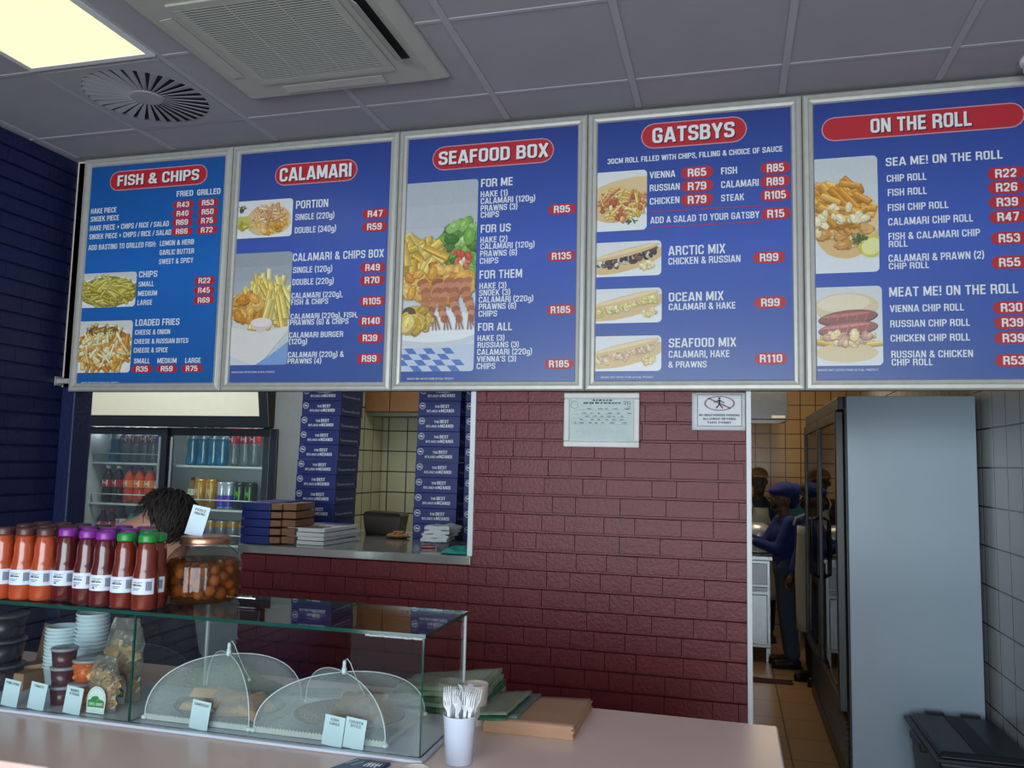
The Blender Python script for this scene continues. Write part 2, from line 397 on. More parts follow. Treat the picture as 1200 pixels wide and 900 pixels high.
brick_wall('wall_left', -3, YW+.11, 0, CEZ, XL, NAVY, axis='y', course=.0715, lens=(.14, .22, .22))
# short navy return beside the drinks fridge
b = BM(); box(b, (XL, YW, 0), (-2.905, YW+.11, CEZ)); struct(mk('wall_left', b, NAVY, bevel=.008))
brick_wall('wall_middle', -2.0, -.985, 0, 1.345, YW, RED)
brick_wall('wall_middle', -.985, .061, 0, 2.05, YW, RED)
b = BM(); box(b, (XL, YW, 2.05), (XR, YW+.11, CEZ)); struct(mk('wall_back', b, mat('cream_plaster', (208, 202, 190), .8)))
b = BM(); box(b, (-.99, YW-.012, 1.381), (-.969, YW+.12, 2.05)); struct(mk('trim_2', b, WHITEP, bevel=.002))
b = BM(); box(b, (.061, YW-.008, 0), (.079, YW+.118, 2.05)); struct(mk('trim_3', b, WHITEP, bevel=.002))
# right wall of the passage, white tiles
b = BM(); box(b, (XR, -3, 0), (XR+.1, 9.2, CEZ))
struct(mk('wall_right', b, tile_mat('white_wall_tile', (206, 206, 202), (52, 54, 56), .208, axes='yz', off=(0, .054, -1.775+.208*10), rough=.22, gap=.02)))
# grey brick wall behind the fridge and the tiled kitchen walls
XC = PY(355, 520, 4.95).x
b = BM(); box(b, (-5.4, 4.95, 0), (XC, 5.06, 2.9))
struct(mk('wall_back', b, tile_mat('grey_painted_brick', (160, 166, 178), (134, 140, 152), .22, axes='xz', rough=.6, gap=.05, bump=.5, h=.072)))
TW = tile_mat('cream_wall_tile', (196, 196, 168), (44, 46, 40), .168, axes='xz', off=(.05, 0, .03), rough=.25, gap=.03)
TW2 = tile_mat('cream_wall_tile_side', (196, 196, 168), (44, 46, 40), .168, axes='yz', off=(0, -.02, .03), rough=.25, gap=.03)
b = BM(); box(b, (XC-.1, 5.06, 0), (XC, 6.27, 2.9)); struct(mk('wall_left', b, TW2))
b = BM(); box(b, (XC-.1, 6.27, 0), (-.62, 6.37, 2.9)); struct(mk('wall_back', b, TW))
b = BM(); box(b, (-.62, YW+.9, 0), (-.52, 9.1, 2.9)); struct(mk('wall_middle', b, TW2))
TK = tile_mat('tan_wall_tile', (214, 176, 122), (74, 52, 34), .153, axes='xz', off=(.03, 0, .03), rough=.25, gap=.03)
b = BM(); box(b, (-.62, 9.1, 0), (XR+.1, 9.2, 2.9)); struct(mk('wall_back', b, TK))

# ------------------------------------------------------------------ ceiling fittings
t = thing('ceiling_light', 'square warm white lit panel set in the ceiling above the swirl vent', 'light', (-2.165, 1.995, CEZ))
b = BM(); 
for lo, hi in (((-.262,-.262,-.012),(.262,-.240,0)),((-.262,.240,-.012),(.262,.262,0)),((-.262,-.24,-.012),(-.24,.24,0)),((.24,-.24,-.012),(.262,.24,0))): box(b, lo, hi)
mk('frame', b, WHITEP, t)
b = BM(); box(b, (-.241,-.241,-.009), (.241,.241,-.001))
mk('diffuser', b, mat('lit_diffuser', (120, 118, 105), .6, emit=(255, 248, 186), es=1.25), t)

t = thing('ceiling_vent', 'round swirl vent of radial blades set in a white ceiling tile', 'vent', (-2.165, 2.538, CEZ))
b = BM(); n = 64
R0, R1, S = .062, .226, .25
inner = [b.verts.new((R1*math.cos(2*PI*i/n), R1*math.sin(2*PI*i/n), -.006)) for i in range(n)]
def sqp(a, s, z):
    c, d = math.cos(a), math.sin(a); k = s/max(abs(c), abs(d)); return (c*k, d*k, z)
outer = [b.verts.new(sqp(2*PI*i/n, S, -.006)) for i in range(n)]
outer2 = [b.verts.new(sqp(2*PI*i/n, S, 0)) for i in range(n)]
for i in range(n):
    j = (i+1) % n
    b.faces.new((inner[i], inner[j], outer[j], outer[i])); b.faces.new((outer[i], outer[j], outer2[j], outer2[i]))
mk('face_plate', b, CEIL, t)
b = BM(); lathe(b, [(R0, -.001), (R0, -.007), (R0*.9, -.009)], 32, close=True); mk('hub', b, CEIL, t)
b = BM(); lathe(b, [(R1, -.0012), (R1, -.0004)], 48); mk('duct_shade', b, DARK, t)  # flat black disc painted for the shade up the duct
for k in range(32):
    b = BM(); a = 2*PI*k/32; c, s = math.cos(a), math.sin(a)
    def bp(r, off, z): return (c*r-s*off, s*r+c*off, z)
    w0, w1 = .0045, .0135
    hexa(b, [bp(R0-.004,-w0,-.0055), bp(R1+.002,-w1,-.0055), bp(R1+.002,w1,-.0012), bp(R0-.004,w0,-.0012),
             bp(R0-.004,-w0,-.0075), bp(R1+.002,-w1,-.0075), bp(R1+.002,w1,-.0032), bp(R0-.004,w0,-.0032)])
    mk('blade', b, CEIL, t)

t = thing('air_conditioner', 'grey white ceiling cassette air conditioner with slatted square grille', 'air conditioner', (-1.363, 2.213, CEZ))
ACM = mat('aged_white_plastic', (172, 172, 164), .5, var=.03)
b = BM()
o_, i_ = .407, .365
hexa(b, [(-o_,-o_,-.012),(o_,-o_,-.012),(o_,o_,-.012),(-o_,o_,-.012),(-o_,-o_,0),(o_,-o_,0),(o_,o_,0),(-o_,o_,0)])
hexa(b, [(-i_,-i_,-.036),(i_,-i_,-.036),(i_,i_,-.036),(-i_,i_,-.036),(-o_,-o_,-.012),(o_,-o_,-.012),(o_,o_,-.012),(-o_,o_,-.012)])
mk('panel', b, ACM, t, bevel=.004)
b = BM(); g = .262
for lo, hi in (((-g,-g,-.044),(g,-g+.028,-.036)),((-g,g-.028,-.044),(g,g,-.036)),((-g,-g+.028,-.044),(-g+.028,g-.028,-.036)),((g-.028,-g+.028,-.044),(g,g-.028,-.036))): box(b, lo, hi)
gf = mk('grille_frame', b, ACM, t, bevel=.002)
b = BM(); box(b, (-g+.02,-g+.02,-.0370), (g-.02,g-.02,-.0362)); mk('filter', b, mat('dark_filter', (44, 44, 42), .9), t)
for k in range(40):
    y = -g+.032+k*(2*g-.064)/39
    b = BM(); box(b, (-g+.02,y-.0028,-.0442), (g-.02,y+.0028,-.0426))
    mk('slat', b, ACM, t)
for x in (-.08, .08):
    b = BM(); box(b, (x-.002,-g+.02,-.0448), (x+.002,g-.02,-.0425)); mk('grille_bar', b, ACM, t)
for q in range(4):
    M = Matrix.Rotation(q*PI/2, 4, 'Z')
    b = BM(); w_ = .2 if q == 3 else .190; box(b, (-w_, .286 if q == 3 else .290, -.0372), (w_, .338, -.0362)); bmesh.ops.transform(b, matrix=M, verts=b.verts); mk('outlet_slot_shade', b, DARK, t)  # flat black strip painted for the shade inside the air outlet
    b = BM()
    tilt = .034 if q == 3 else .003
    hexa(b, [(-.195,.289,-.040),(.195,.289,-.040),(.195,.334,-.040-tilt),(-.195,.334,-.040-tilt),
             (-.195,.289,-.037),(.195,.289,-.037),(.195,.334,-.037-tilt),(-.195,.334,-.037-tilt)])
    bmesh.ops.transform(b, matrix=M, verts=b.verts); mk('flap', b, ACM, t, bevel=.001)

p = PZ(1203, 74, CEZ)
t = thing('security_camera', 'small white dome security camera on the ceiling above the rightmost menu board', 'camera', (p.x+.02, 2.93, CEZ))
b = BM(); lathe(b, [(.052, 0), (.052, -.014), (.046, -.02)], 24); mk('base', b, WHITE, t)
b = BM(); ell(b, (0, 0, -.034), (.042, .042, .034)); mk('housing', b, WHITE, t)
b = BM(); ell(b, (-.018, -.022, -.043), (.022, .022, .022)); mk('lens', b, BLACK, t)

# ------------------------------------------------------------------ printed food pictures
PRINT = attr_mat('printed_photo', .35)
class Art:
    """a flat printed picture: coloured shapes in (u, v) metres, clipped to a rounded rectangle"""
    def __init__(s, w, h, rr=.02, left_round=False, seed=1):
        s.w, s.h = w, h; s.f = []; s.r = random.Random(seed)
        c = []
        def arc(cx, cy, a0):
            for k in range(6): a = a0+PI/2*k/5; c.append((cx+rr*math.cos(a), cy+rr*math.sin(a)))
        if left_round: arc(rr, h-rr, PI/2); arc(rr, rr, PI)
        else: c += [(0, h), (0, 0)]
        arc(w-rr, rr, -PI/2); arc(w-rr, h-rr, 0)
        s.clip = c
    def add(s, pts, col):
        out = list(pts)
        n = len(s.clip)
        for i in range(n):
            a = s.clip[i]; b = s.clip[(i+1) % n]; res = []
            def side(p): return (b[0]-a[0])*(p[1]-a[1])-(b[1]-a[1])*(p[0]-a[0])
            for j in range(len(out)):
                p, q = out[j], out[(j+1) % len(out)]; sp, sq = side(p), side(q)
                if sp >= 0: res.append(p)
                if (sp >= 0) != (sq >= 0):
                    t = sp/(sp-sq); res.append((p[0]+(q[0]-p[0])*t, p[1]+(q[1]-p[1])*t))
            out = res
            if len(out) < 3: return
        s.f.append((out, col))
    def j(s, c, d=14):
        k = s.r.uniform(-d, d); return tuple(max(0, min(255, v+k)) for v in c)
    def bg(s, top, bot, n=8):
        for k in range(n):
            t = k/(n-1); s.add([(0, s.h*(1-(k+1)/n)), (s.w, s.h*(1-(k+1)/n)), (s.w, s.h*(1-k/n)), (0, s.h*(1-k/n))], tuple(a+(b-a)*t for a, b in zip(top, bot)))
    def blob(s, x, y, a, b, col, rot=0, n=16, wob=.0):
        c, d = math.cos(rot), math.sin(rot); P = []
        for k in range(n):
            t = 2*PI*k/n; m = 1+s.r.uniform(-wob, wob); u, v = a*math.cos(t)*m, b*math.sin(t)*m
            P.append((x+u*c-v*d, y+u*d+v*c))
        s.add(P, col)
    def stick(s, x, y, L, w, rot, col):
        c, d = math.cos(rot), math.sin(rot)
        def q(l, h, dx=0, dy=0): return [(x+u*c-v*d+dx, y+u*d+v*c+dy) for u, v in ((-l,-h),(l*.96,-h*.9),(l,h*.8),(-l*.97,h))]
        s.add(q(L/2+w*.12, w/2+w*.14, 0, -w*.12), tuple(v*.74 for v in col)); s.add(q(L/2, w/2), col)
        s.add(q(L*.45, w*.16, -d*w*.22, c*w*.22), tuple(min(255, v*1.12+10) for v in col)); s.add(q(L*.47, w*.12, d*w*.34, -c*w*.34), tuple(v*.88 for v in col))
        for _q in range(2):
            e = s.r.uniform(-.4, .4)*L; s.blob(x+e*c, y+e*d, w*.22, w*.10, tuple(v*s.r.uniform(.82, 1.1) if v < 230 else v for v in col), rot, n=7, wob=.2)
    def fries(s, n, cx, cy, ax, ay, L, w, cols, rot=(0, PI)):
        L *= .86; w *= .80
        for _ in range(int(n*1.7)):
            t = s.r.uniform(0, 2*PI); k = math.sqrt(s.r.random())
            s.stick(cx+ax*k*math.cos(t), cy+ay*k*math.sin(t), L*s.r.uniform(.7, 1.2), w*s.r.uniform(.8, 1.15), s.r.uniform(*rot), s.j(s.r.choice(cols)))
    def lumps(s, n, cx, cy, ax, ay, size, cols):
        size *= .80
        for _ in range(int(n*1.6)):
            t = s.r.uniform(0, 2*PI); k = math.sqrt(s.r.random()); z = size*s.r.uniform(.6, 1.2); r = s.r.uniform(0, PI); c = s.j(s.r.choice(cols))
            x, y = cx+ax*k*math.cos(t), cy+ay*k*math.sin(t)
            s.blob(x, y-z*.1, z*1.08, z*.72, tuple(v*.76 for v in c), r, wob=.12); s.blob(x, y, z, z*.62, c, r, wob=.12)
            s.blob(x-z*.1, y+z*.18, z*.5, z*.22, tuple(min(255, v*1.1+12) for v in c), r, wob=.15)
            for _q in range(4):
                g = s.r.uniform(.78, 1.2); a = s.r.uniform(0, 6.3); e = s.r.uniform(.2, .7)*z
                s.blob(x+e*math.cos(a), y+e*.6*math.sin(a), z*s.r.uniform(.08, .2), z*s.r.uniform(.05, .12), tuple(min(255, v*g) for v in c), s.r.uniform(0, PI), n=7, wob=.2)
    def mesh(s, x0, z0, y):
        b = BM(); cl = b.loops.layers.color.new('print') if False else b.loops.layers.float_color.new('print')
        for k, (pts, col) in enumerate(s.f):
            try: f = b.faces.new([b.verts.new((x0+p[0], y-.000006*k, z0+p[1])) for p in pts])
            except ValueError: continue
            c = lin(tuple(v*.91+234*.09 for v in col))
            for l in f.loops: l[cl] = c
        return b
Y_ = [(226, 186, 78), (214, 168, 62), (236, 204, 110)]
OLV = [(196, 182, 70), (176, 160, 54), (212, 196, 96)]
GOLD = [(224, 160, 60), (206, 136, 46), (236, 182, 90)]
PALE = [(236, 214, 150), (224, 194, 120), (244, 228, 178)]
def art(kind, w, h, seed):
    a = Art(w, h, .016 if kind != 'platter' else .014, seed=seed)
    m = min(w, h)
    if kind == 'chips':
        a.bg((206, 208, 204), (226, 228, 226)); a.blob(.46*w, .42*h, .62*w, .5*h, (238, 240, 238), n=30); a.blob(.46*w, .45*h, .56*w, .44*h, (150, 136, 60), n=24, wob=.05)
        a.fries(120, .45*w, .45*h, .5*w, .36*h, m*.5, m*.085, OLV, (-.9, .5)); a.fries(30, .5*w, .5*h, .4*w, .25*h, m*.5, m*.08, OLV, (-.6, .9))
    elif kind == 'loaded':
        a.bg((214, 214, 206), (232, 230, 226)); a.blob(.5*w, .42*h, .58*w, .5*h, (240, 240, 236), n=30); a.blob(.48*w, .46*h, .52*w, .42*h, (170, 110, 40), n=24, wob=.05)
        a.fries(80, .48*w, .46*h, .46*w, .36*h, m*.42, m*.09, GOLD); a.lumps(46, .48*w, .46*h, .42*w, .34*h, m*.085, [(240, 200, 130), (246, 226, 180), (232, 150, 44), (240, 170, 60)])
        a.fries(18, .5*w, .5*h, .4*w, .3*h, m*.3, m*.06, PALE); a.fries(16, .45*w, .82*h, .3*w, .08*h, m*.1, m*.02, [(90, 90, 50)])
    elif kind == 'portion':
        a.bg((222, 224, 222), (236, 236, 234)); a.blob(.56*w, .45*h, .42*w, .42*h, (222, 190, 140), n=22, wob=.05); a.blob(.1*w, .4*h, .16*w, .2*h, (200, 190, 90), wob=.15)
        a.lumps(26, .58*w, .4*h, .34*w, .28*h, m*.13, GOLD); a.fries(26, .58*w, .6*h, .26*w, .2*h, m*.36, m*.085, [(226, 176, 120), (210, 150, 100), (236, 200, 150)]); a.lumps(10, .14*w, .3*h, .12*w, .12*h, m*.07, OLV)
        a.fries(10, .08*w, .8*h, .06*w, .1*h, m*.12, m*.02, [(60, 70, 50)])
    elif kind == 'calbox':
        a.bg((150, 158, 168), (206, 212, 218)); a.add([(0, .1*h), (.55*w, 0), (w, .28*h), (w, .7*h), (.7*w, .68*h), (0, .62*h)], (214, 210, 204))
        a.fries(34, .55*w, .58*h, .4*w, .16*h, m*.5, m*.1, [(240, 214, 120), (232, 196, 92), (246, 226, 150)], (.9, 2.3)); a.lumps(22, .28*w, .5*h, .26*w, .14*h, m*.14, GOLD)
        a.fries(10, .75*w, .5*h, .16*w, .1*h, m*.6, m*.12, [(240, 214, 120), (232, 196, 92)], (1.3, 2.0))
        a.add([(0, .08*h), (.5*w, -.02*h), (w, .3*h), (w, .34*h), (.5*w, .28*h), (0, .34*h)], (226, 222, 216)); a.blob(.52*w, .36*h, .2*w, .055*h, (226, 200, 190), n=20); a.blob(.52*w, .375*h, .18*w, .04*h, (240, 224, 220), n=20)
        a.add([(.45*w, 0), (w, 0), (w, .2*h), (.8*w, .12*h)], (120, 158, 210))
    elif kind == 'platter':
        a.bg((176, 182, 190), (222, 226, 230)); a.add([(0, 0), (w, 0), (w, .14*h), (0, .12*h)], (196, 206, 224))
        for i in range(7):
            for k in range(4):
                if (i+k) % 2: a.add([(.05*w+i*.13*w-k*.07*w, k*.03*h), (.17*w+i*.13*w-k*.07*w, k*.03*h), (.10*w+i*.13*w-k*.07*w, k*.03*h+.03*h), (-.02*w+i*.13*w-k*.07*w, k*.03*h+.03*h)], (74, 112, 186))
        a.blob(.4*w, .22*h, .75*w, .1*h, (206, 210, 214), n=36); a.blob(.4*w, .235*h, .72*w, .085*h, (236, 238, 238), n=36)
        a.lumps(60, .78*w, .6*h, .3*w, .17*h, m*.14, [(98, 150, 60), (126, 178, 76), (70, 120, 44), (160, 196, 110)])
        a.lumps(12, .75*w, .54*h, .24*w, .09*h, m*.07, [(206, 70, 50), (222, 104, 76), (226, 226, 190)])
        a.fries(50, .22*w, .55*h, .3*w, .12*h, m*.4, m*.12, Y_); a.lumps(40, .45*w, .45*h, .5*w, .08*h, m*.14, GOLD)
        for i in range(5):
            x = .28*w+i*.16*w
            for k in range(9): a.blob(x+.05*w*math.sin(k*.5+i), .46*h-k*.024*h, .085*w*(1-k*.06), .02*h, a.j((196, 124, 84) if k % 2 else (172, 98, 64), 12), .3, wob=.1)
            for k in range(3): a.stick(x+.03*w*k, .25*h, .2*w, .012*w, 1.5+.2*k, (160, 86, 56))
        a.lumps(16, .2*w, .27*h, .22*w, .055*h, m*.12, [(206, 176, 66), (190, 156, 50)])
        a.blob(.1*w, .3*h, .1*w, .035*h, (90, 74, 34)); a.lumps(8, .12*w, .25*h, .15*w, .02*h, m*.15, Y_)
    elif kind in ('gatsby', 'steak', 'pale', 'prawn'):
        a.bg((224, 226, 224), (236, 238, 236)); A = .22
        a.blob(.45*w, .45*h, .62*w, .3*h, (220, 188, 130), A, n=30, wob=.02)
        if kind == 'gatsby':
            a.blob(.5*w, .7*h, .7*w, .16*h, (226, 196, 142), .2, n=30); a.fries(60, .5*w, .45*h, .46*w, .25*h, m*.3, m*.06, [(234, 196, 104), (222, 172, 74), (200, 120, 70)]); a.lumps(12, .5*w, .4*h, .42*w, .2*h, m*.07, [(180, 86, 56), (240, 216, 150)]); a.fries(6, .7*w, .14*h, .12*w, .03*h, m*.1, m*.02, [(80, 90, 50)])
        else:
            cols = {'steak': [(74, 48, 42), (100, 70, 60), (206, 196, 186), (60, 36, 34)], 'pale': [(232, 212, 136), (220, 196, 108), (240, 226, 166)], 'prawn': [(226, 196, 160), (214, 170, 130), (236, 214, 160)]}[kind]
            for i in range(34):
                x = (.04+.92*i/33)*w*.92; y = .34*h+x*.22+a.r.uniform(-.1, .1)*h
                a.lumps(2, x, y, .03*w, .05*h, m*.13, cols)
            a.blob(.46*w, .68*h, .52*w, .11*h, (222, 190, 134), A, n=30, wob=.02); a.blob(.46*w, .71*h, .48*w, .05*h, (236, 212, 164), A, n=30)
            a.lumps(12, .8*w, .3*h, .1*w, .1*h, m*.1, PALE)
    elif kind == 'chiproll':
        a.bg((200, 206, 208), (226, 230, 232)); a.blob(.5*w, .38*h, .52*w, .26*h, (222, 184, 120), -.5, n=30, wob=.03); a.blob(.62*w, .46*h, .42*w, .22*h, (232, 202, 146), -.7, n=30)
        a.lumps(30, .4*w, .36*h, .4*w, .13*h, m*.16, [(206, 146, 66), (222, 170, 92), (236, 206, 150)])
        a.fries(36, .42*w, .58*h, .4*w, .2*h, m*.5, m*.12, [(226, 156, 50), (236, 176, 72), (214, 140, 40)], (-1.1, .4)); a.lumps(10, .4*w, .48*h, .4*w, .1*h, m*.1, [(240, 220, 176)])
        a.blob(.88*w, .22*h, .2*w, .1*h, (214, 200, 70), .6, n=18); a.blob(.88*w, .215*h, .16*w, .07*h, (236, 232, 150), .6, n=18); a.lumps(14, .7*w, .28*h, .1*w, .04*h, m*.04, [(60, 84, 40), (84, 104, 54)])
    elif kind == 'sausage':
        a.bg((212, 216, 216), (228, 230, 230)); a.blob(.45*w, .74*h, .5*w, .18*h, (222, 200, 160), .04, n=30); a.blob(.42*w, .79*h, .4*w, .11*h, (236, 220, 186), .04, n=24)
        a.fries(16, .5*w, .3*h, .46*w, .08*h, m*.5, m*.1, [(224, 184, 84), (236, 204, 120)], (-.3, .3))
        a.blob(.45*w, .16*h, .48*w, .12*h, (226, 204, 160), 0, n=24)
        for y, c in ((.6, (146, 88, 82)), (.46, (160, 100, 92))):
            a.blob(.48*w, y*h, .46*w, .1*h, tuple(v*.7 for v in c), .1, n=24); a.blob(.48*w, (y+.01)*h, .45*w, .085*h, c, .1, n=24); a.blob(.45*w, (y+.04)*h, .38*w, .02*h, tuple(min(255, v*1.35) for v in c), .1, n=18)
            for k in range(5): a.stick((.2+.14*k)*w, (y+.01)*h, .1*h, .02*w, 1.2, tuple(v*1.2 for v in c))
        a.lumps(20, .5*w, .34*h, .46*w, .06*h, m*.11, [(214, 170, 150), (236, 210, 150), (200, 150, 130)])
    return a

# ------------------------------------------------------------------ the five menu boards
YB = 3.03
def hazed_blue_print(name, top, mid, bot):  # the print's own gradient, with the window's reflection haze painted in
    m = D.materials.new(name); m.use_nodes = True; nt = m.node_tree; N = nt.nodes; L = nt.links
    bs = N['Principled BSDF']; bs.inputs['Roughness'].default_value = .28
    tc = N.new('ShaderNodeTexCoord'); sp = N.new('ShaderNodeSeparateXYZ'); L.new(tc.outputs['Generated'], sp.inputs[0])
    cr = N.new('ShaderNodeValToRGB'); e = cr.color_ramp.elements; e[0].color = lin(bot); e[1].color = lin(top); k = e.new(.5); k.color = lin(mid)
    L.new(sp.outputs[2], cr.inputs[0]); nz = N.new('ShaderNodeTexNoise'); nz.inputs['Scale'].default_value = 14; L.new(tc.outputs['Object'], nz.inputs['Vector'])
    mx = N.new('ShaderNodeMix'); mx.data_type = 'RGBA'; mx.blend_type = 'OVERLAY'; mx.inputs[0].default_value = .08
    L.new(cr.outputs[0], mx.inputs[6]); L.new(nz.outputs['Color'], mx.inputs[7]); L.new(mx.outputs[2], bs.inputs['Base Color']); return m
BL1 = hazed_blue_print('cyan_blue_print_haze', (28, 84, 152), (38, 108, 192), (34, 94, 166))
BL2 = hazed_blue_print('royal_blue_print_haze', (48, 68, 138), (70, 98, 186), (68, 92, 156))  # paler, greyer middle and foot carry the painted reflection
PITCH = .7915; BX0 = -2.903; BZ0, BZ1 = 2.026, 3.112
FB = .040
def menu_board(i, label, ox, oy, sc, mat_, title, tp, tt, texts, prices, photos, lines=()):
    def P(cx, cy): return PY(ox+cx/sc, oy+cy/sc, YB)
    x0 = BX0+i*PITCH+.0015; x1 = x0+PITCH-.003
    t = thing('menu_board', label, 'menu board', (x0, YB, BZ0), 0, 'blue menu boards in aluminium frames')
    L = Vector((-x0, -YB, -BZ0))
    b = BM()
    box(b, (x0, YB+.012, BZ0), (x1, YB+.044, BZ1))
    mk('backing', shift(b, L), mat('board_back', (90, 90, 92), .5), t)
    b = BM()      # mitred frame with a step
    def ring(d0, y0, d1, y1):
        A = [(x0+d0, y0, BZ0+d0), (x1-d0, y0, BZ0+d0), (x1-d0, y0, BZ1-d0), (x0+d0, y0, BZ1-d0)]
        B = [(x0+d1, y1, BZ0+d1), (x1-d1, y1, BZ0+d1), (x1-d1, y1, BZ1-d1), (x0+d1, y1, BZ1-d1)]
        for k in range(4): b.faces.new([b.verts.new(q) for q in (A[k], A[(k+1)%4], B[(k+1)%4], B[k])])
    pr = [(0, YB+.03), (0, YB-.002), (.006, YB-.008), (.018, YB-.010), (.021, YB-.005), (.024, YB-.007), (.034, YB-.005), (FB, YB+.005)]
    for k in range(len(pr)-1): ring(pr[k][0], pr[k][1], pr[k+1][0], pr[k+1][1])
    mk('frame', shift(b, L), ALU, t, recalc=True)
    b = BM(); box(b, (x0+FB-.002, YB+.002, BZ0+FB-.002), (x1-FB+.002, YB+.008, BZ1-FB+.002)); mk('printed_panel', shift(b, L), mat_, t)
    (lx, ly, rx, ry, hh) = tp
    a, c = P(lx, ly), P(rx, ry); x_r = min(c.x, x1-FB-.005); hz = hh/sc*(P(0, 0)-P(0, sc)).length
    cz = (a.z+c.z)/2; hz = (P(lx, ly-hh/2).z-P(lx, ly+hh/2).z)
    b = BM(); pill(b, (a.x+x_r)/2, cz, x_r-a.x+.008, hz+.008, YB+.0012, .001, 0); pill(b, (a.x+x_r)/2, cz, x_r-a.x, hz, YB+.0006, .001, 1)
    tb = mk('title_badge', shift(b, L), [mat('pink_outline', (206, 150, 160), .4), BADGE], t)
    b = BM(); l, r, y0, y1 = tt; p = P(l, y1); q = P(r, y1); h = P(l, y0).z-p.z
    zt = cz-h/2
    text(b, title, (p.x+.004, YB-.0004, zt-.005), (1,0,0), (0,0,1), q.x-p.x, h, 0, .035); mk('title_shadow', shift(b, L), mat('dark_red_shadow', (96, 20, 28), .5), tb, recalc=False); b = BM(); text(b, title, (p.x, YB-.0009, zt), (1,0,0), (0,0,1), q.x-p.x, h, 0, .035)
    mk('title_lettering', shift(b, L), INK, tb, recalc=False)
    for (s, l, r, y0, y1) in texts:
        b = BM(); p = P(l, y1); q = P(r, y1); h = P(l, y0).z-p.z
        text(b, s, (p.x, YB+.0008, p.z), (1,0,0), (0,0,1), q.x-p.x, h, 0, .02 if h > .012 else .004)
        mk('menu_lettering', shift(b, L), INK, t, recalc=False)
    for (s, cx, cy, w, h) in prices:
        p = P(cx, cy); hw = min(P(cx+w/2, cy).x, x1-FB-.001)-P(cx-w/2, cy).x; hz = P(cx, cy-h/2).z-P(cx, cy+h/2).z
        xm = P(cx-w/2, cy).x+hw/2
        b = BM(); pill(b, xm, p.z, hw, hz, YB+.0008, .001, 0)
        k = .70 if len(s) > 3 else .58
        text(b, s, (xm-hw*k/2, YB+.0002, p.z-hz*.34), (1,0,0), (0,0,1), hw*k, hz*.68, 1, .03)
        mk('price_badge', shift(b, L), [BADGE, INK], t, recalc=False)
    for k, (kind, l, y0, r, y1) in enumerate(photos):
        p = P(l, y0); q = P(r, y1); px0 = x0+FB-.001; w, h = q.x-px0, (P((l+r)/2, (y0+y1)/2).z, p.z-P(l, y1).z)[1]
        z0 = P((l+r)/2, y1).z
        b = art(kind, w, h, 10*i+k+3).mesh(px0, z0, YB+.0012)
        mk('food_photo', shift(b, L), PRINT, t, recalc=False)
    if lines:
        b = BM()
        for (l, y, r) in lines:
            p = P(l, y); q = P(r, y); box(b, (p.x, YB+.0005, p.z-.0015), (q.x, YB+.0015, p.z+.0015))
        mk('rule_line', shift(b, L), BADGE, t)
    return t

FINE = 'IMAGES MAY DIFFER FROM ACTUAL PRODUCT'
def pr(rows, w, h): return [(s, x, y, w, h) for s, x, y in rows]
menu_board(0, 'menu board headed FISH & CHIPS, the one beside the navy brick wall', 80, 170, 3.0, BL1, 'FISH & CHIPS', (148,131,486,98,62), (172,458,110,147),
 [('FRIED',380,438,162,182),('GRILLED',452,534,157,177),('HAKE PIECE',79,168,224,242),('SNOEK PIECE',78,177,252,270),('HAKE PIECE + CHIPS / RICE / SALAD',75,352,284,302),
  ('SNOEK PIECE + CHIPS / RICE / SALAD',73,360,314,332),('ADD BASTING TO GRILLED FISH:',70,307,352,370),('LEMON & HERB',321,441,337,355),('GARLIC BUTTER',320,441,369,387),('SWEET & SPICY',318,438,401,419),
  ('CHIPS',247,312,444,466),('SMALL',246,300,480,498),('MEDIUM',244,311,513,531),('LARGE',242,294,545,563),('LOADED FRIES',235,390,613,636),('CHEESE & ONION',234,357,650,667),
  ('CHEESE & RUSSIAN BITES',231,421,682,699),('CHEESE & SPICE',229,349,713,730),('SMALL',230,286,750,768),('MEDIUM',312,380,749,767),('LARGE',410,465,748,766),(FINE,45,176,833,838)],
 pr([('R43',404,209),('R40',402,240),('R69',400,271),('R66',399,303),('R53',491,202),('R50',490,234),('R75',488,265),('R72',487,298),('R22',479,476),('R45',477,510),('R69',476,545),('R35',259,787),('R59',346,786),('R75',434,785)],72,28),
 [('chips',52,450,233,570),('loaded',40,620,215,800)])
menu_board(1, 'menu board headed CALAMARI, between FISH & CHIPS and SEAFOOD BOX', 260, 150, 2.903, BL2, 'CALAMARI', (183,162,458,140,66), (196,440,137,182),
 [('PORTION',251,361,248,275),('SINGLE (220g)',249,382,293,314),('DOUBLE (340g)',247,388,338,359),('CALAMARI & CHIPS BOX',240,550,427,454),('SINGLE (120g)',241,375,473,494),('DOUBLE (220g)',239,380,514,535),
  ('CALAMARI (220g),',236,410,561,580),('FISH & CHIPS',235,361,583,602),('CALAMARI (220g), FISH,',233,461,632,650),('PRAWNS (6) & CHIPS',231,430,652,671),('CALAMARI BURGER',228,412,695,714),('(120g)',227,290,717,736),
  ('CALAMARI (220g) &',224,414,762,781),('PRAWNS (4)',223,338,784,802),(FINE,32,180,828,834)],
 pr([('R47',521,291),('R59',519,335),('R49',513,474),('R70',511,517),('R105',511,589),('R140',507,656),('R39',504,714),('R99',501,784)],86,33),
 [('portion',55,246,236,372),('calbox',40,428,222,806)])
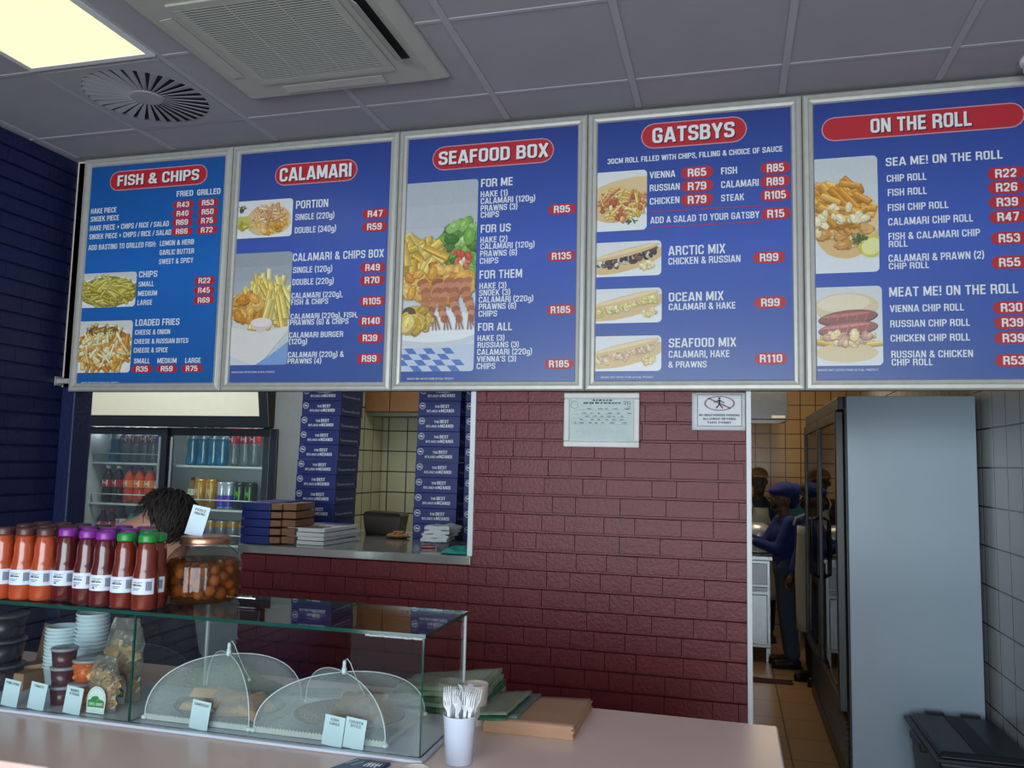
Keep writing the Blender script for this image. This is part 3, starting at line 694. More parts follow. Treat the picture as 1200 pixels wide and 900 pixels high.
menu_board(2, 'menu board headed SEAFOOD BOX with a tall seafood platter photo', 460, 130, 2.727, BL2, 'SEAFOOD BOX', (130,153,513,124,70), (147,497,131,173),
 [('FOR ME',282,384,218,244),('HAKE (1)',281,368,257,276),('CALAMARI (120g)',281,456,279,298),('PRAWNS (3)',281,399,302,321),('CHIPS',281,340,323,342),('FOR US',281,377,364,390),('HAKE (2)',280,367,403,422),
  ('CALAMARI (120g)',280,454,424,443),('PRAWNS (6)',279,398,447,466),('CHIPS',278,338,470,489),('FOR THEM',277,414,510,537),('HAKE (3)',277,364,550,569),('SNOEK (3)',276,376,572,591),('CALAMARI (220g)',275,450,594,613),
  ('PRAWNS (6)',275,395,616,635),('CHIPS',274,334,639,658),('FOR ALL',272,382,678,703),('HAKE (3)',271,358,717,735),('RUSSIANS (3)',271,404,739,757),('CALAMARI (220g)',270,446,761,780),("VIENNA'S (3)",269,395,784,802),
  ('CHIPS',268,328,806,825),(FINE,46,196,853,859)],
 pr([('R95',543,313),('R135',542,463),('R185',538,635),('R185',532,808)],92,33),
 [('platter',50,232,258,832)])
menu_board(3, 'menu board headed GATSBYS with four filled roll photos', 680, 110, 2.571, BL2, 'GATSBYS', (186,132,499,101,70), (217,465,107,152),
 [('30CM ROLL FILLED WITH CHIPS, FILLING & CHOICE OF SAUCE',82,610,196,212),('VIENNA',209,286,235,255),('RUSSIAN',209,300,274,294),('CHICKEN',209,299,314,334),('FISH',424,473,222,243),('CALAMARI',424,538,263,284),
  ('STEAK',424,494,304,324),('ADD A SALAD TO YOUR GATSBY',211,540,371,391),('ARCTIC MIX',265,437,459,487),('CHICKEN & RUSSIAN',265,483,494,515),('OCEAN MIX',266,432,599,626),('CALAMARI & HAKE',266,468,632,652),
  ('SEAFOOD MIX',266,470,737,764),('CALAMARI, HAKE',266,450,774,795),('& PRAWNS',265,381,806,825),(FINE,62,220,851,857)],
 pr([('R65',352,236),('R79',352,277),('R79',352,318),('R85',592,222),('R89',591,263),('R105',591,304),('R15',593,360),('R99',569,492),('R99',573,628),('R110',575,797)],97,35),
 [('gatsby',55,234,200,412),('steak',50,446,244,549),('pale',48,587,245,690),('prawn',46,730,244,835)], lines=((208,356,545),(208,403,545)))
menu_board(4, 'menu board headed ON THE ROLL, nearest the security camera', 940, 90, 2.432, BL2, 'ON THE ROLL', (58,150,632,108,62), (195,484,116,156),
 [('SEA ME! ON THE ROLL',238,573,231,255),('CHIP ROLL',241,355,280,300),('FISH ROLL',244,356,320,340),('FISH CHIP ROLL',244,418,363,383),('CALAMARI CHIP ROLL',245,488,403,424),('FISH & CALAMARI CHIP',246,508,445,465),
  ('ROLL',247,301,468,486),('CALAMARI & PRAWN (2)',246,520,507,528),('CHIP ROLL',247,363,531,549),('MEAT ME! ON THE ROLL',248,617,600,627),('VIENNA CHIP ROLL',250,462,651,671),('RUSSIAN CHIP ROLL',251,479,694,714),
  ('CHICKEN CHIP ROLL',252,479,735,755),('RUSSIAN & CHICKEN',254,488,781,801),('CHIP ROLL',255,373,804,823),(FINE,45,218,833,839)],
 pr([('R22',581,274),('R26',583,314),('R39',585,356),('R47',587,398),('R53',591,459),('R55',592,528),('R30',597,657),('R39',600,700),('R39',602,744),('R53',604,808)],106,36),
 [('chiproll',38,232,221,558),('sausage',40,600,232,823)])
t = thing('hanging_bracket', 'short metal bracket tying the leftmost menu board to the navy wall', 'bracket', (-2.98, YB+.01, 2.075))
b = BM(); box(b, (0, 0, -.011), (.078, .03, .011)); mk('arm', b, ALU, t, bevel=.002)
b = BM(); box(b, (-.004, -.01, -.02), (.002, .04, .02)); mk('wall_plate', b, ALU, t)

# ------------------------------------------------------------------ on the red wall: framed certificate and warning sheet
a = PY(662, 461, YW); c = PY(749.5, 525, YW); w = c.x-a.x; z0, z1 = c.z, 2.02
t = thing('framed_certificate', 'white framed certificate hung on the red brick wall under the boards', 'certificate', (a.x, YW, z0))
h = z1-z0; b = BM(); fr = .022
for lo, hi in (((0,-.018,0),(w,-.002,fr)),((0,-.018,h-fr),(w,-.002,h)),((0,-.018,fr),(fr,-.002,h-fr)),((w-fr,-.018,fr),(w,-.002,h-fr))): box(b, lo, hi)
mk('frame', b, mat('cream_frame', (212, 212, 206), .4), t, bevel=.004)
b = BM(); box(b, (fr-.002,-.010,fr-.002), (w-fr+.002,-.004,h-fr+.002)); mk('paper', b, mat('certificate_paper', (204, 212, 208), .6), t)
b = BM(); y = -.0106
def strip(x0, zz, x1, t_=.0012, mi=0): poly(b, [(x0,y,zz),(x1,y,zz),(x1,y,zz+t_),(x0,y,zz+t_)], mi)
rr = random.Random(4)
text(b, '20', (w*.79, y, h*.78), (1,0,0), (0,0,1), .026, .014, 0, .0); text(b, '11', (w*.84, y, h*.71), (1,0,0), (0,0,1), .012, .010, 0, .0)
for zz, x0_, x1_ in ((.85,.38,.62),(.80,.26,.74)):
    x = w*x0_
    while x < w*x1_: L_ = rr.uniform(.006, .02); strip(x, h*zz, x+L_, .006); x += L_+.004
for zz in (.70,.62,.56,.50,.44):
    x = w*(.12+rr.random()*.2); strip(w*.1, h*zz-.004, w*.9, .0006)
    while x < w*.85: L_ = rr.uniform(.008, .02); strip(x, h*zz, x+L_, .003); x += L_+rr.uniform(.004,.03)
for k in range(9):
    x = w*(.18+.075*k); P_ = [(x+.004*math.sin(q*1.3+k), h*.28+.012*math.sin(q*2.1+k)) for q in range(6)]
    for q in range(5):
        A, B = P_[q], P_[q+1]; poly(b, [(A[0],y,A[1]),(B[0]+.004,y,B[1]),(B[0]+.004,y,B[1]+.001),(A[0],y,A[1]+.001)])
seal = [(w*.14+.016*math.cos(2*PI*k/20), h*.78+.016*math.sin(2*PI*k/20)) for k in range(20)]
for k in range(20):
    A, B = seal[k], seal[(k+1)%20]; poly(b, [(A[0],y,A[1]),(B[0],y,B[1]),(w*.14+(B[0]-w*.14)*.85,y,h*.78+(B[1]-h*.78)*.85),(w*.14+(A[0]-w*.14)*.85,y,h*.78+(A[1]-h*.78)*.85)], 1)
mk('lettering', b, [mat('grey_ink', (60, 74, 74), .7), mat('tan_ink', (186, 160, 110), .6)], t, recalc=False)
b = BM(); box(b, (fr-.002,-.0125,fr-.002), (w-fr+.002,-.0115,h-fr+.002)); mk('glazing', b, glass('thin_film', (250, 252, 252), 1.12), t)

a = PY(811, 462, YW); c = PY(873.5, 504.5, YW); w = c.x-a.x; z0 = c.z; h = 2.02-z0
t = thing('warning_sheet', 'white paper sheet with a crossed out walking figure taped beside the doorway', 'sign', (a.x, YW, z0))
b = BM(); n = 8
for i in range(n):
    for k in range(6):
        def q(i, k): return (w*i/n, -.004-.0015*math.sin(i*1.7+k*.9), h*k/6)
        f = poly(b, [q(i,k), q(i+1,k), q(i+1,k+1), q(i,k+1)]); f.smooth = True
bmesh.ops.remove_doubles(b, verts=b.verts, dist=.0001)
mk('paper', b, mat('white_paper', (222, 224, 228), .55, var=.03), t, solid=.0006)
b = BM(); y = -.0072
strip(w*.1, h*.1, w*.93, .0015); strip(w*.1, h*.95, w*.93, .0015)
for x in (.1, .93): poly(b, [(w*x,y,h*.1),(w*x+.0015,y,h*.1),(w*x+.0015,y,h*.955),(w*x,y,h*.955)])
cx, cz, rx, rz = w*.52, h*.72, w*.29, h*.2
for k in range(28):
    q0, q1 = 2*PI*k/28, 2*PI*(k+1)/28
    poly(b, [(cx+rx*math.cos(q0),y,cz+rz*math.sin(q0)),(cx+rx*math.cos(q1),y,cz+rz*math.sin(q1)),(cx+rx*.88*math.cos(q1),y,cz+rz*.88*math.sin(q1)),(cx+rx*.88*math.cos(q0),y,cz+rz*.88*math.sin(q0))], 1)
poly(b, [(cx-rx*.75,y,cz+rz*.6),(cx+rx*.68,y,cz-rz*.75),(cx+rx*.75,y,cz-rz*.6),(cx-rx*.68,y,cz+rz*.75)], 1)
y = -.0077
def limb(x0_, z0_, x1_, z1_, t_=.004):
    d = Vector((x1_-x0_, z1_-z0_)); n_ = Vector((-d.y, d.x)).normalized()*t_/2
    poly(b, [(cx+x0_+n_.x,y,cz+z0_+n_.y),(cx+x1_+n_.x,y,cz+z1_+n_.y),(cx+x1_-n_.x,y,cz+z1_-n_.y),(cx+x0_-n_.x,y,cz+z0_-n_.y)])
s = rz*.9
poly(b, [(cx+.004*math.cos(2*PI*k/10),y,cz+s*.75+.004*math.sin(2*PI*k/10)) for k in range(10)])
limb(0, s*.55, 0, -.1*s, .006); limb(0, -.1*s, -.012, -s*.75); limb(0, -.1*s, .012, -s*.75); limb(0, s*.45, -.02, .15*s, .0035); limb(0, s*.45, .018, s*.05, .0035)
for k, sx in enumerate(('NO UNAUTHORISED PERSONS', 'ALLOWED BEYOND', 'THIS POINT')):
    W_ = (.76, .62, .46)[k]*w; text(b, sx, (w*.515-W_/2, y, h*(.375-.1*k)), (1,0,0), (0,0,1), W_, h*.055, 0, .01)
mk('lettering', b, [BLACKINK, mat('faded_red_ink', (150, 120, 124), .6)], t, recalc=False)

# ------------------------------------------------------------------ counter and glass display case
cr_ = .1075
b = BM()
poly_ = [(XL+.002, 1.36), (-1.29, 1.36), (-.82, 1.17), (cr_-.003, 1.17), (cr_, 1.5), (cr_+.002, 2.103), (XL+.002, 2.103)]
t = thing('service_counter', 'long pinkish white counter in front of the red brick wall', 'counter', (0, 1.63, 0))
top = [b.verts.new((x, y-1.63, CZ)) for x, y in poly_]; bot = [b.verts.new((x, y-1.63, CZ-.04)) for x, y in poly_]
b.faces.new(top); b.faces.new(bot[::-1])
for i in range(len(top)): b.faces.new((top[i], bot[i], bot[(i+1)%len(top)], top[(i+1)%len(top)]))
mk('counter_top', b, COUNTER, t, bevel=.004)
b = BM(); box(b, (XL+.02, 1.42-1.63, 0), (.07, 1.95-1.63, CZ-.04)); mk('base_panel', b, mat('counter_front', (196, 190, 186), .5), t)

GX0, GX1, GY0, GY1, GZ0, GZ1 = -2.02, -.6086, 1.615, 1.894, CZ+.008, 1.383  # counter and case coordinates scaled about the camera together with the goods
GP = -1.309
t = thing('display_case', 'low glass display case with green edges standing on the counter', 'display case', (GX1, GY0, CZ))
L = Vector((-GX1, -GY0, -CZ))
b = BM(); box(b, (GX0, GY0-.014, CZ+.0006), (GX1+.008, GY1+.007, GZ0)); mk('base_board', shift(b, L), mat('pale_blue_laminate', (206, 216, 228), .3, var=.02), t, bevel=.003)
def pane(nm, lo, hi):
    b = BM(); fs = box(b, lo, hi)
    ext = [h-l for l, h in zip(lo, hi)]; th = ext.index(min(ext))
    for f in fs:
        f.normal_update()
        n = f.normal
        f.material_index = 0 if abs(n[th]) > .5 else 1
    return mk(nm, shift(b, L), [GLASST if nm == 'top_pane' else GLASS, GEDGE], t)
g = .0042
GLASST = glass('top_glass', (236, 244, 244), 1.8)
pane('top_pane', (GX0, GY0-.003, GZ1+.0005), (GX1+.003, GY1+.003, GZ1+.0085))
pane('front_pane', (GX0, GY0, GZ0+.0005), (GP-.008, GY0+g, GZ1)); pane('front_pane', (GP-.004, GY0, GZ0+.0005), (GX1-g, GY0+g, GZ1))
pane('end_pane', (GX1-g, GY0, GZ0+.0005), (GX1, GY1, GZ1))
pane('end_pane', (GX0, GY0+g, GZ0+.0005), (GX0+g, GY1, GZ1))
pane('partition_pane', (GP-.008, GY0, GZ0+.0005), (GP-.004, GY1-g, GZ1))
b = BM(); box(b, (GX1-.004, GY1-.006, GZ0+.001), (GX1+.001, GY1+.001, GZ1)); box(b, (GP-.0085, GY1-.006, GZ0+.001), (GP-.0035, GY1+.001, GZ1)); mk('corner_strip', shift(b, L), WHITEP, t)

# ------------------------------------------------------------------ sauce bottles on the case
TZ = GZ1+.0088
CAM_SCALE = .68; S_ = CAM_SCALE
LABW = mat('bottle_label', (208, 218, 234), .45, var=.02)
def sauce_bottle(kind, cap, capcol, col, lab):
    prof = [(.030,0),(.040,.003),(.0425,.010),(.0425,.112),(.0418,.120),(.0390,.132),(.0362,.148),(.0350,.162),(.0356,.178),(.0350,.192),(.0330,.206),(.0295,.219),(.0285,.226)]
    b = BM(); lathe(b, prof, 28, mi=0)
    o = mk('sauce_bottle', b, mat(kind+'_sauce', col, .12, var=.08, coat=.6), recalc=True)
    tag(o, lab, 'bottle', 'sauce bottles on the display case')
    b = BM(); lathe(b, [(.0285,.2262),(.0315,.2268),(.0320,.230),(.0315,.247),(.0295,.252),(.026,.254)], 28, rib=.01, nrib=14); mk('cap', b, mat(cap+'_cap', capcol, .35, var=.05), o)
    b = BM(); n = 16; R = .0429
    a0, a1 = math.radians(-150), math.radians(-15)
    V0 = [b.verts.new((R*math.cos(a0+(a1-a0)*k/n), R*math.sin(a0+(a1-a0)*k/n), .055)) for k in range(n+1)]; V1 = [b.verts.new((v.co.x, v.co.y, .108)) for v in V0]
    for k in range(n): b.faces.new((V0[k], V0[k+1], V1[k+1], V1[k])).smooth = True
    lb = mk('label', b, LABW, o)
    b = BM(); R = .0432
    def st(a, da, z, h, mi=0):
        a = math.radians(a); da = math.radians(da); m = 3
        for k in range(m):
            u0, u1 = a+da*k/m, a+da*(k+1)/m
            poly(b, [(R*math.cos(u0),R*math.sin(u0),z),(R*math.cos(u1),R*math.sin(u1),z),(R*math.cos(u1),R*math.sin(u1),z+h),(R*math.cos(u0),R*math.sin(u0),z+h)], mi)
    for k in range(11): st(-52+k*2.4, 1.2 if k % 3 else 1.9, .068, .030)          # bar code
    st(-112, 44, .094, .0022); st(-114, 38, .089, .0018); st(-118, 22, .083, .005); st(-94, 24, .083, .004); st(-116, 40, .074, .002); st(-114, 30, .069, .0018)
    if kind == 'maroon': st(-112, 14, .062, .005, 1)
    mk('label_print', b, [mat('label_ink', (70, 74, 92), .6), mat('label_red', (150, 40, 50), .6)], lb, recalc=False)
    return o
pt = {}
pt['o'] = ('orange', 'maroon', (86, 48, 46), (172, 70, 36)); pt['p'] = ('maroon', 'purple', (134, 44, 150), (84, 26, 28)); pt['g'] = ('brick', 'green', (24, 134, 56), (108, 36, 24)); pt['m'] = ('orange', 'maroon', (86, 48, 46), (150, 62, 40))
words_ = {'o': 'orange sauce bottle with a maroon cap', 'p': 'dark maroon sauce bottle with a purple cap', 'g': 'brown red sauce bottle with a green cap'}
fr_ = [(-12,703,'o'),(13.3,704,'o'),(37.5,705,'o'),(63.5,705,'p'),(88,708.5,'p'),(108.5,711.5,'p'),(133,714,'g'),(158.5,716.5,'g')]
protos = {}; cnt = {}
def put_bottle(x, y, k, lab):
    if k not in protos:
        o = sauce_bottle(*pt[k], lab); protos[k] = o; o.location = (x, y, TZ)
    else: o = dup(protos[k], (x, y, TZ), label=lab)
    o.rotation_euler = (0, 0, random.uniform(-.12, .12)+.1)
names_of = {'o': ['first at the left edge', 'second from the left edge', 'touching the purple-capped ones'],
            'p': ['beside the orange ones', 'middle of three', 'beside the green-capped ones'], 'g': ['beside the purple-capped ones', 'rightmost of the front row']}
for (px, py, k) in fr_:
    p = PZ(px, py, TZ); n_ = cnt.get(k, 0); cnt[k] = n_+1
    put_bottle(p.x, p.y+.0286, k, words_[k]+', front row, '+names_of[k][n_])
back = [(1.731, [(-2.60,'o'),(-2.505,'o'),(-2.41,'o'),(-2.315,'p'),(-2.222,'p'),(-2.130,'p'),(-2.048,'g')]), (1.799, [(-2.62,'o'),(-2.525,'o'),(-2.43,'o'),(-2.335,'o'),(-2.240,'p'),(-2.145,'p')])]
for r, (y, row) in enumerate(back):
    c2 = {}
    for x, k in row:
        n_ = c2.get(k, 0); c2[k] = n_+1; tot = sum(1 for q in row if q[1] == k)
        pos = ('the only one' if tot == 1 else ORD[n_]+' of its colour from left')
        put_bottle(x*S_+.008, y, k, words_[k]+', '+('second' if r == 0 else 'third')+' row, '+pos)

p = PY(181, 680, 1.669)
put_bottle(p.x, 1.669, 'g', words_['g']+' half hidden beside the big jar')
# ------------------------------------------------------------------ big jar of pickled onions
JX, JY = PY(238, 680, 1.785).x, 1.785
t = thing('pickle_jar', 'large ribbed glass jar of pickled onions with a copper coloured lid', 'jar', (JX, JY, TZ))
b = BM(); pr_ = [(.10,0),(.128,.003),(.140,.014),(.143,.05),(.143,.118),(.140,.142),(.128,.166),(.108,.186),(.090,.197),(.084,.203),(.084,.212)]
lathe(b, pr_, 120, rib=.010, nrib=30, close=False); mk('glass_body', b, glass('jar_glass', (235, 232, 224), 1.5), t)
b = BM(); lathe(b, [(.098,.004),(.124,.006),(.1355,.016),(.1385,.05),(.1385,.118),(.136,.138),(.128,.150)], 60)
mk('brine', b, glass('brown_brine', (232, 194, 152), 1.05, haze=.27, hazecol=(112, 60, 30)), t)
b = BM(); lathe(b, [(.084,.206),(.092,.2065),(.0935,.209),(.0935,.228),(.090,.2325),(.06,.2345)], 48); mk('lid', b, mat('copper_lid', (196, 140, 112), .3, metal=.9), t)
b = BM(); lathe(b, [(.0945,.2045),(.0965,.206),(.0945,.2085)], 48, close=False); mk('lid_rim', b, STEEL, t)
JS = .92; t.scale = (JS, JS, 1.0)
ON = [mat('pickled_onion', (226, 188, 138), .4, var=.12, scale=30), mat('pickled_onion_dark', (204, 156, 104), .4, var=.15, scale=30)]
rnd = random.Random(5); pts = []
tries = 0
while len(pts) < 62 and tries < 20000:
    tries += 1
    r = rnd.uniform(.019, .026); a = rnd.uniform(-PI, PI); q = rnd.uniform(.03, .134-r); z = rnd.uniform(.008+r, .142-r)
    p = Vector((q*math.cos(a), q*math.sin(a), z))
    if all((p-o_).length > (r+s)*.93 for o_, s in pts): pts.append((p, r))
base_on = {}
for p, r in pts:
    k = rnd.randrange(2)
    if k not in base_on:
        b = BM(); ell(b, (0,0,0), (1,1,.92), noise=.03); base_on[k] = o = mk('pickled_onion', b, ON[k]); tag(o, 'round tan pickled onion in the brine of the big jar', 'pickled onion', 'pickled onions in the jar')
    else: o = dup(base_on[k])
    o.location = Vector((JX+p.x*JS*S_, JY+p.y*JS*S_, TZ+p.z*S_)); o.scale = (r*JS, r*JS, r*JS); o.rotation_euler = (rnd.random()*3, rnd.random()*3, 0)

def card(lab, lines, loc, w, h, rz, lean, ch=.010, bold=.01, top=.82):
    o_ = None; b = BM(); box(b, (-w/2, -.0006, 0), (w/2, .0006, h))
    o = mk('price_card', b, CARDW, loc=loc, rot=(-lean, 0, rz)); tag(o, lab, 'card')
    b = BM()
    for k, s in enumerate(lines):
        W_ = min(w*.8, len(s)*ch*.80); text(b, s, (-W_/2, -.0012, h*top-k*ch*1.35), (1,0,0), (0,0,1), W_, ch, 0, bold)
    mk('lettering', b, BLACKINK, o, recalc=False); return o
a, c = PY(223, 619, JY), PY(242, 620, JY)
o = card('white card reading PICKLE ONIONS standing on the jar lid', ['PICKLE', 'ONIONS'], ((a.x+c.x)/2, JY-.02, TZ+.2352*S_), .072, .108, .05, .22, ch=.0095)
o.rotation_euler = (-.2, .16, .05)

# ------------------------------------------------------------------ case contents, left bay
FZ = GZ0+.0004
def front_card(lab, lines, px0, px1, py, lean=.16):
    x = PY((px0+px1)/2, py-12, GY0+.0065).x
    card(lab, lines, (x, GY0+.0065, FZ+.0002), .069, .090, 0, lean*.3, ch=.0085).rotation_euler = (-.05, .10, 0)
front_card('white card reading PIRI PIRI leaning inside the case front', ['PIRI PIRI'], 0, 20, 838)
front_card('white card reading TOMATO leaning inside the case front', ['TOMATO'], 31, 51, 842)
front_card('white card reading MANGO ATCHAR beside the small crisp bag', ['MANGO', 'ATCHAR'], 73, 93, 847)
front_card('white card reading SAMOOSAS at the foot of the left net cover', ['SAMOOSAS'], 221, 242, 868)
front_card('white card reading FISH CAKES, left of the pair at the right net cover', ['FISH', 'CAKES'], 377, 399, 890)
front_card('white card reading CHICKEN BITES, right of the pair at the right net cover', ['CHICKEN', 'BITES'], 402, 424, 892)

def PC(x, y): return PZ(x, y, FZ)
FOAM = mat('white_foam', (216, 228, 236), .6, var=.02)
def cup_mesh(r=.058, h=.088):
    b = BM(); lathe(b, [(r*.72,0),(r*.74,.002),(r*.97,h-.006),(r*1.03,h-.005),(r*1.03,h),(r*.98,h),(r*.94,h-.006),(r*.70,.005),(.001,.004)], 28, close=False); return b
c0 = None
for sname, px, Yc, n, ztop in (('shorter', 72, 1.782, 12, PY(72, 738, 1.741).z), ('taller', 107, 1.809, 14, PY(107, 722, 1.768).z)):
    x = PY(px, 760, Yc).x; step = (ztop-FZ-.088*S_)/(n-1)
    for k in range(n):
        lab = f'white foam cup in the {sname} stack, {ORD[n-1-k]} from the top'
        if c0 is None: c0 = mk('foam_cup', cup_mesh(), FOAM, loc=(x, Yc, FZ)); tag(c0, lab, 'cup', 'nested foam cups'); o = c0
        else: o = dup(c0, label=lab)
        o.location = (x+random.uniform(-.001,.001), Yc, FZ+.0003+k*step)
CLEARP = glass('clear_plastic', (226, 230, 232), 1.4, rough=.1, haze=.12, hazecol=(210, 220, 226))
def tub(r, h, fill, lab, loc, lid=CLEARP, grp='sauce tubs', lumps=None):
    b = BM(); lathe(b, [(r*.80,0),(r*.82,.001),(r*.96,h-.012)], 28)
    o = mk('sauce_tub', b, fill, loc=loc); tag(o, lab, 'tub', grp)
    b = BM(); lathe(b, [(r*.965,h-.0125),(r*1.03,h-.011),(r*1.03,h-.004),(r*.97,h-.002),(.001,h-.0025)], 28, close=False); mk('lid', b, lid, o)
    if lumps:
        b = BM(); rn = random.Random(3)
        for k in range(60):
            a = rn.uniform(0, 2*PI); z = rn.uniform(.008, h-.018); rr = r*(.81+.15*z/h)
            ell(b, (rr*math.cos(a), rr*math.sin(a), z), (.007, .007, .005), Quaternion((0,0,1), a), seg=8, rings=5, noise=.15)
        mk('chunks', b, lumps, o)
    return o
PLUM = mat('plum_sauce', (78, 40, 46), .25, var=.1); LIDG = mat('milky_lid', (150, 150, 156), .3, var=.05)
x = PY(73, 815, 1.685)
for k, s in enumerate(('bottom', 'middle', 'top')):
    tub(.044, .066, PLUM, f'tub of dark plum sauce, {s} one of its stack of three by the foam cups', (x.x+.0014*k, 1.685-.0027*k, FZ+k*.0664*S_), LIDG, 'tubs of dark sauce')
x = PC(97, 826); om = mat('orange_atchar', (196, 92, 34), .35, var=.2, scale=40)
for k, s in enumerate(('lower', 'upper')):
    tub(.056, .078, om, f'clear tub of orange mango pickle, {s} of the two', (PY(99, 800, 1.70).x, 1.703+.008*k, FZ+k*.0784*S_), LIDG, 'tubs of mango pickle', mat('mango_chunk', (214, 112, 40), .35, var=.2))
x = PY(3, 780, 1.734)
for k, s in enumerate(('bottom', 'middle', 'top')):
    tub(.078, .092, mat('black_sauce', (34, 28, 36), .25, var=.1), f'large black sauce tub, {s} one of its stack at the left end of the case', (x.x-.010, 1.741, FZ+k*.0925*S_), mat('smoked_lid', (70, 70, 78), .3), 'large black tubs')
# kraft carton with a raised flap
a = PY(30, 800, 1.782)
t = thing('kraft_carton', 'open brown cardboard carton with a raised flap beside the foam cups', 'carton', (a.x, 1.809, FZ))
KC = mat('brown_cardboard', (166, 124, 92), .75, var=.05)
b = BM(); box(b, (-.075,-.11,0), (.058,.08,.06)); mk('tray', b, KC, t, bevel=.002)
b = BM(); hexa(b, [(-.06,.060,.061),(.062,.060,.061),(.062,.063,.061),(-.06,.063,.061),(-.052,.085,.205),(.062,.075,.195),(.062,.078,.195),(-.052,.088,.205)]); mk('flap', b, KC, t)
b = BM(); hexa(b, [(-.07,-.10,.061),(.055,-.02,.061),(.055,.03,.061),(-.07,.03,.061),(-.07,-.10,.064),(.055,-.02,.078),(.055,.03,.078),(-.07,.03,.064)]); mk('inner_flap', b, KC, t)

# crisp bags
BAG = glass('cellophane', (236, 234, 228), 1.45, rough=.12, haze=.14, hazecol=(214, 210, 200))
CH = mat('crisp', (206, 160, 96), .6, var=.2, scale=20)
def crisp_bag(lab, loc, w, h, rz, lean, lw=.078, lh=.088, seed=1, seal=True):
    t = thing('crisp_bag', lab, 'bag', loc, rz, 'cellophane crisp bags'); t.rotation_euler = (-lean, 0, rz)
    rn = random.Random(seed); b = BM(); n, m = 14, 16; G = {}
    for s in (-1, 1):
        for i in range(n+1):
            for k in range(m+1):
                u, v = i/n, k/m
                pin = (1-max(0, (v-.70)/.30)*.35) if v > .7 else 1
                puff = math.sin(PI*min(1, max(0, u)))**.6*(math.sin(PI*min(1, v/.86)*.5+.25) if v < .86 else .5*(1-(v-.86)/.14)+.02)
                G[s,i,k] = b.verts.new(((u-.5)*w*pin+rn.uniform(-.002,.002), s*(.004+w*.22*puff)+rn.uniform(-.0035,.0035), v*h+rn.uniform(-.002,.002)))
        for i in range(n):
            for k in range(m):
                f = b.faces.new((G[s,i,k], G[s,i+1,k], G[s,i+1,k+1], G[s,i,k+1]))
    for k in range(m):
        b.faces.new((G[-1,0,k], G[1,0,k], G[1,0,k+1], G[-1,0,k+1])); b.faces.new((G[-1,n,k], G[-1,n,k+1], G[1,n,k+1], G[1,n,k]))
    for i in range(n): b.faces.new((G[-1,i,0], G[-1,i+1,0], G[1,i+1,0], G[1,i,0]))
    mk('wrapper', b, BAG, t)
    b = BM()
    for q in range(70):
        v = rn.uniform(.05, .62); u = rn.uniform(-.40, .40); y = rn.uniform(-1, 1)*w*.12*(1-abs(u)*1.2)
        R_ = Quaternion((rn.uniform(-1,1), rn.uniform(-1,1), rn.uniform(-1,1)), rn.uniform(0, PI)); s = rn.uniform(.015, .03)
        P4 = [Vector((-s, -s*.45, .002)), Vector((0, -s*.5, -.003)), Vector((s, -s*.35, .003)), Vector((s, s*.35, .003)), Vector((0, s*.5, -.003)), Vector((-s, s*.45, .002))]
        V = [b.verts.new(Vector((u*w, y, v*h+.012)) + R_ @ p) for p in P4]
        b.faces.new((V[0],V[1],V[4],V[5])); b.faces.new((V[1],V[2],V[3],V[4]))
    o = mk('crisps', b, CH, t, solid=.0015); o['kind'] = 'stuff'
    yl = -w*.236
    b = BM()
    def oval(sx, sz, y, mi, z0=0):
        P_ = [(lw/2*sx*math.cos(PI*k/12), y, lh*.5+lh*.5*sz*math.sin(PI*k/12)) for k in range(13)]+[(-lw/2*sx*.93, y, lh*(.5-.5*sz)), (lw/2*sx*.93, y, lh*(.5-.5*sz))]
        poly(b, P_, mi)
    oval(1, 1, yl, 0); oval(.9, .9, yl-.0003, 1); oval(.86, .86, yl-.0006, 0)
    G1 = 2
    M_ = [(-.42,.46),(-.30,.50),(-.22,.60),(-.05,.64),(.08,.63),(.16,.55),(.24,.50),(.30,.53),(.42,.45),(.42,.22),(-.42,.22)]
    poly(b, [(x*lw, yl-.0009, z*lh) for x, z in M_], G1)
    text(b, 'TAFEL KOOPS', (-lw*.37, yl-.0012, lh*.29), (1,0,0), (0,0,1), lw*.74, lh*.105, 0, .03)
    text(b, 'CRISPS', (-lw*.2, yl-.0009, lh*.10), (1,0,0), (0,0,1), lw*.4, lh*.05, 1, .0)
    mk('label', b, [mat('sticker_white', (226, 234, 232), .4), mat('sticker_grey', (180, 196, 190), .5), mat('sticker_green', (34, 140, 62), .45)], t, recalc=False)
    return t
a = PY(118, 835, GY0+.042)
crisp_bag('small crisp bag with a green mountain label, in front against the case glass', (a.x, GY0+.042, FZ+.001), .118, .185, .0, .06, seed=3)
crisp_bag('crisp bag with a half hidden mountain label, behind the small front one', (PY(142, 800, 1.741).x, 1.741, FZ+.001), .15, .29, .1, .05, .085, .1, seed=5)
crisp_bag('crisp bag lying against the partition glass at the back of the case', (PY(142, 800, 1.829).x, 1.829, FZ+.001), .15, .215, -.3, .0, .05, .06, seed=8)

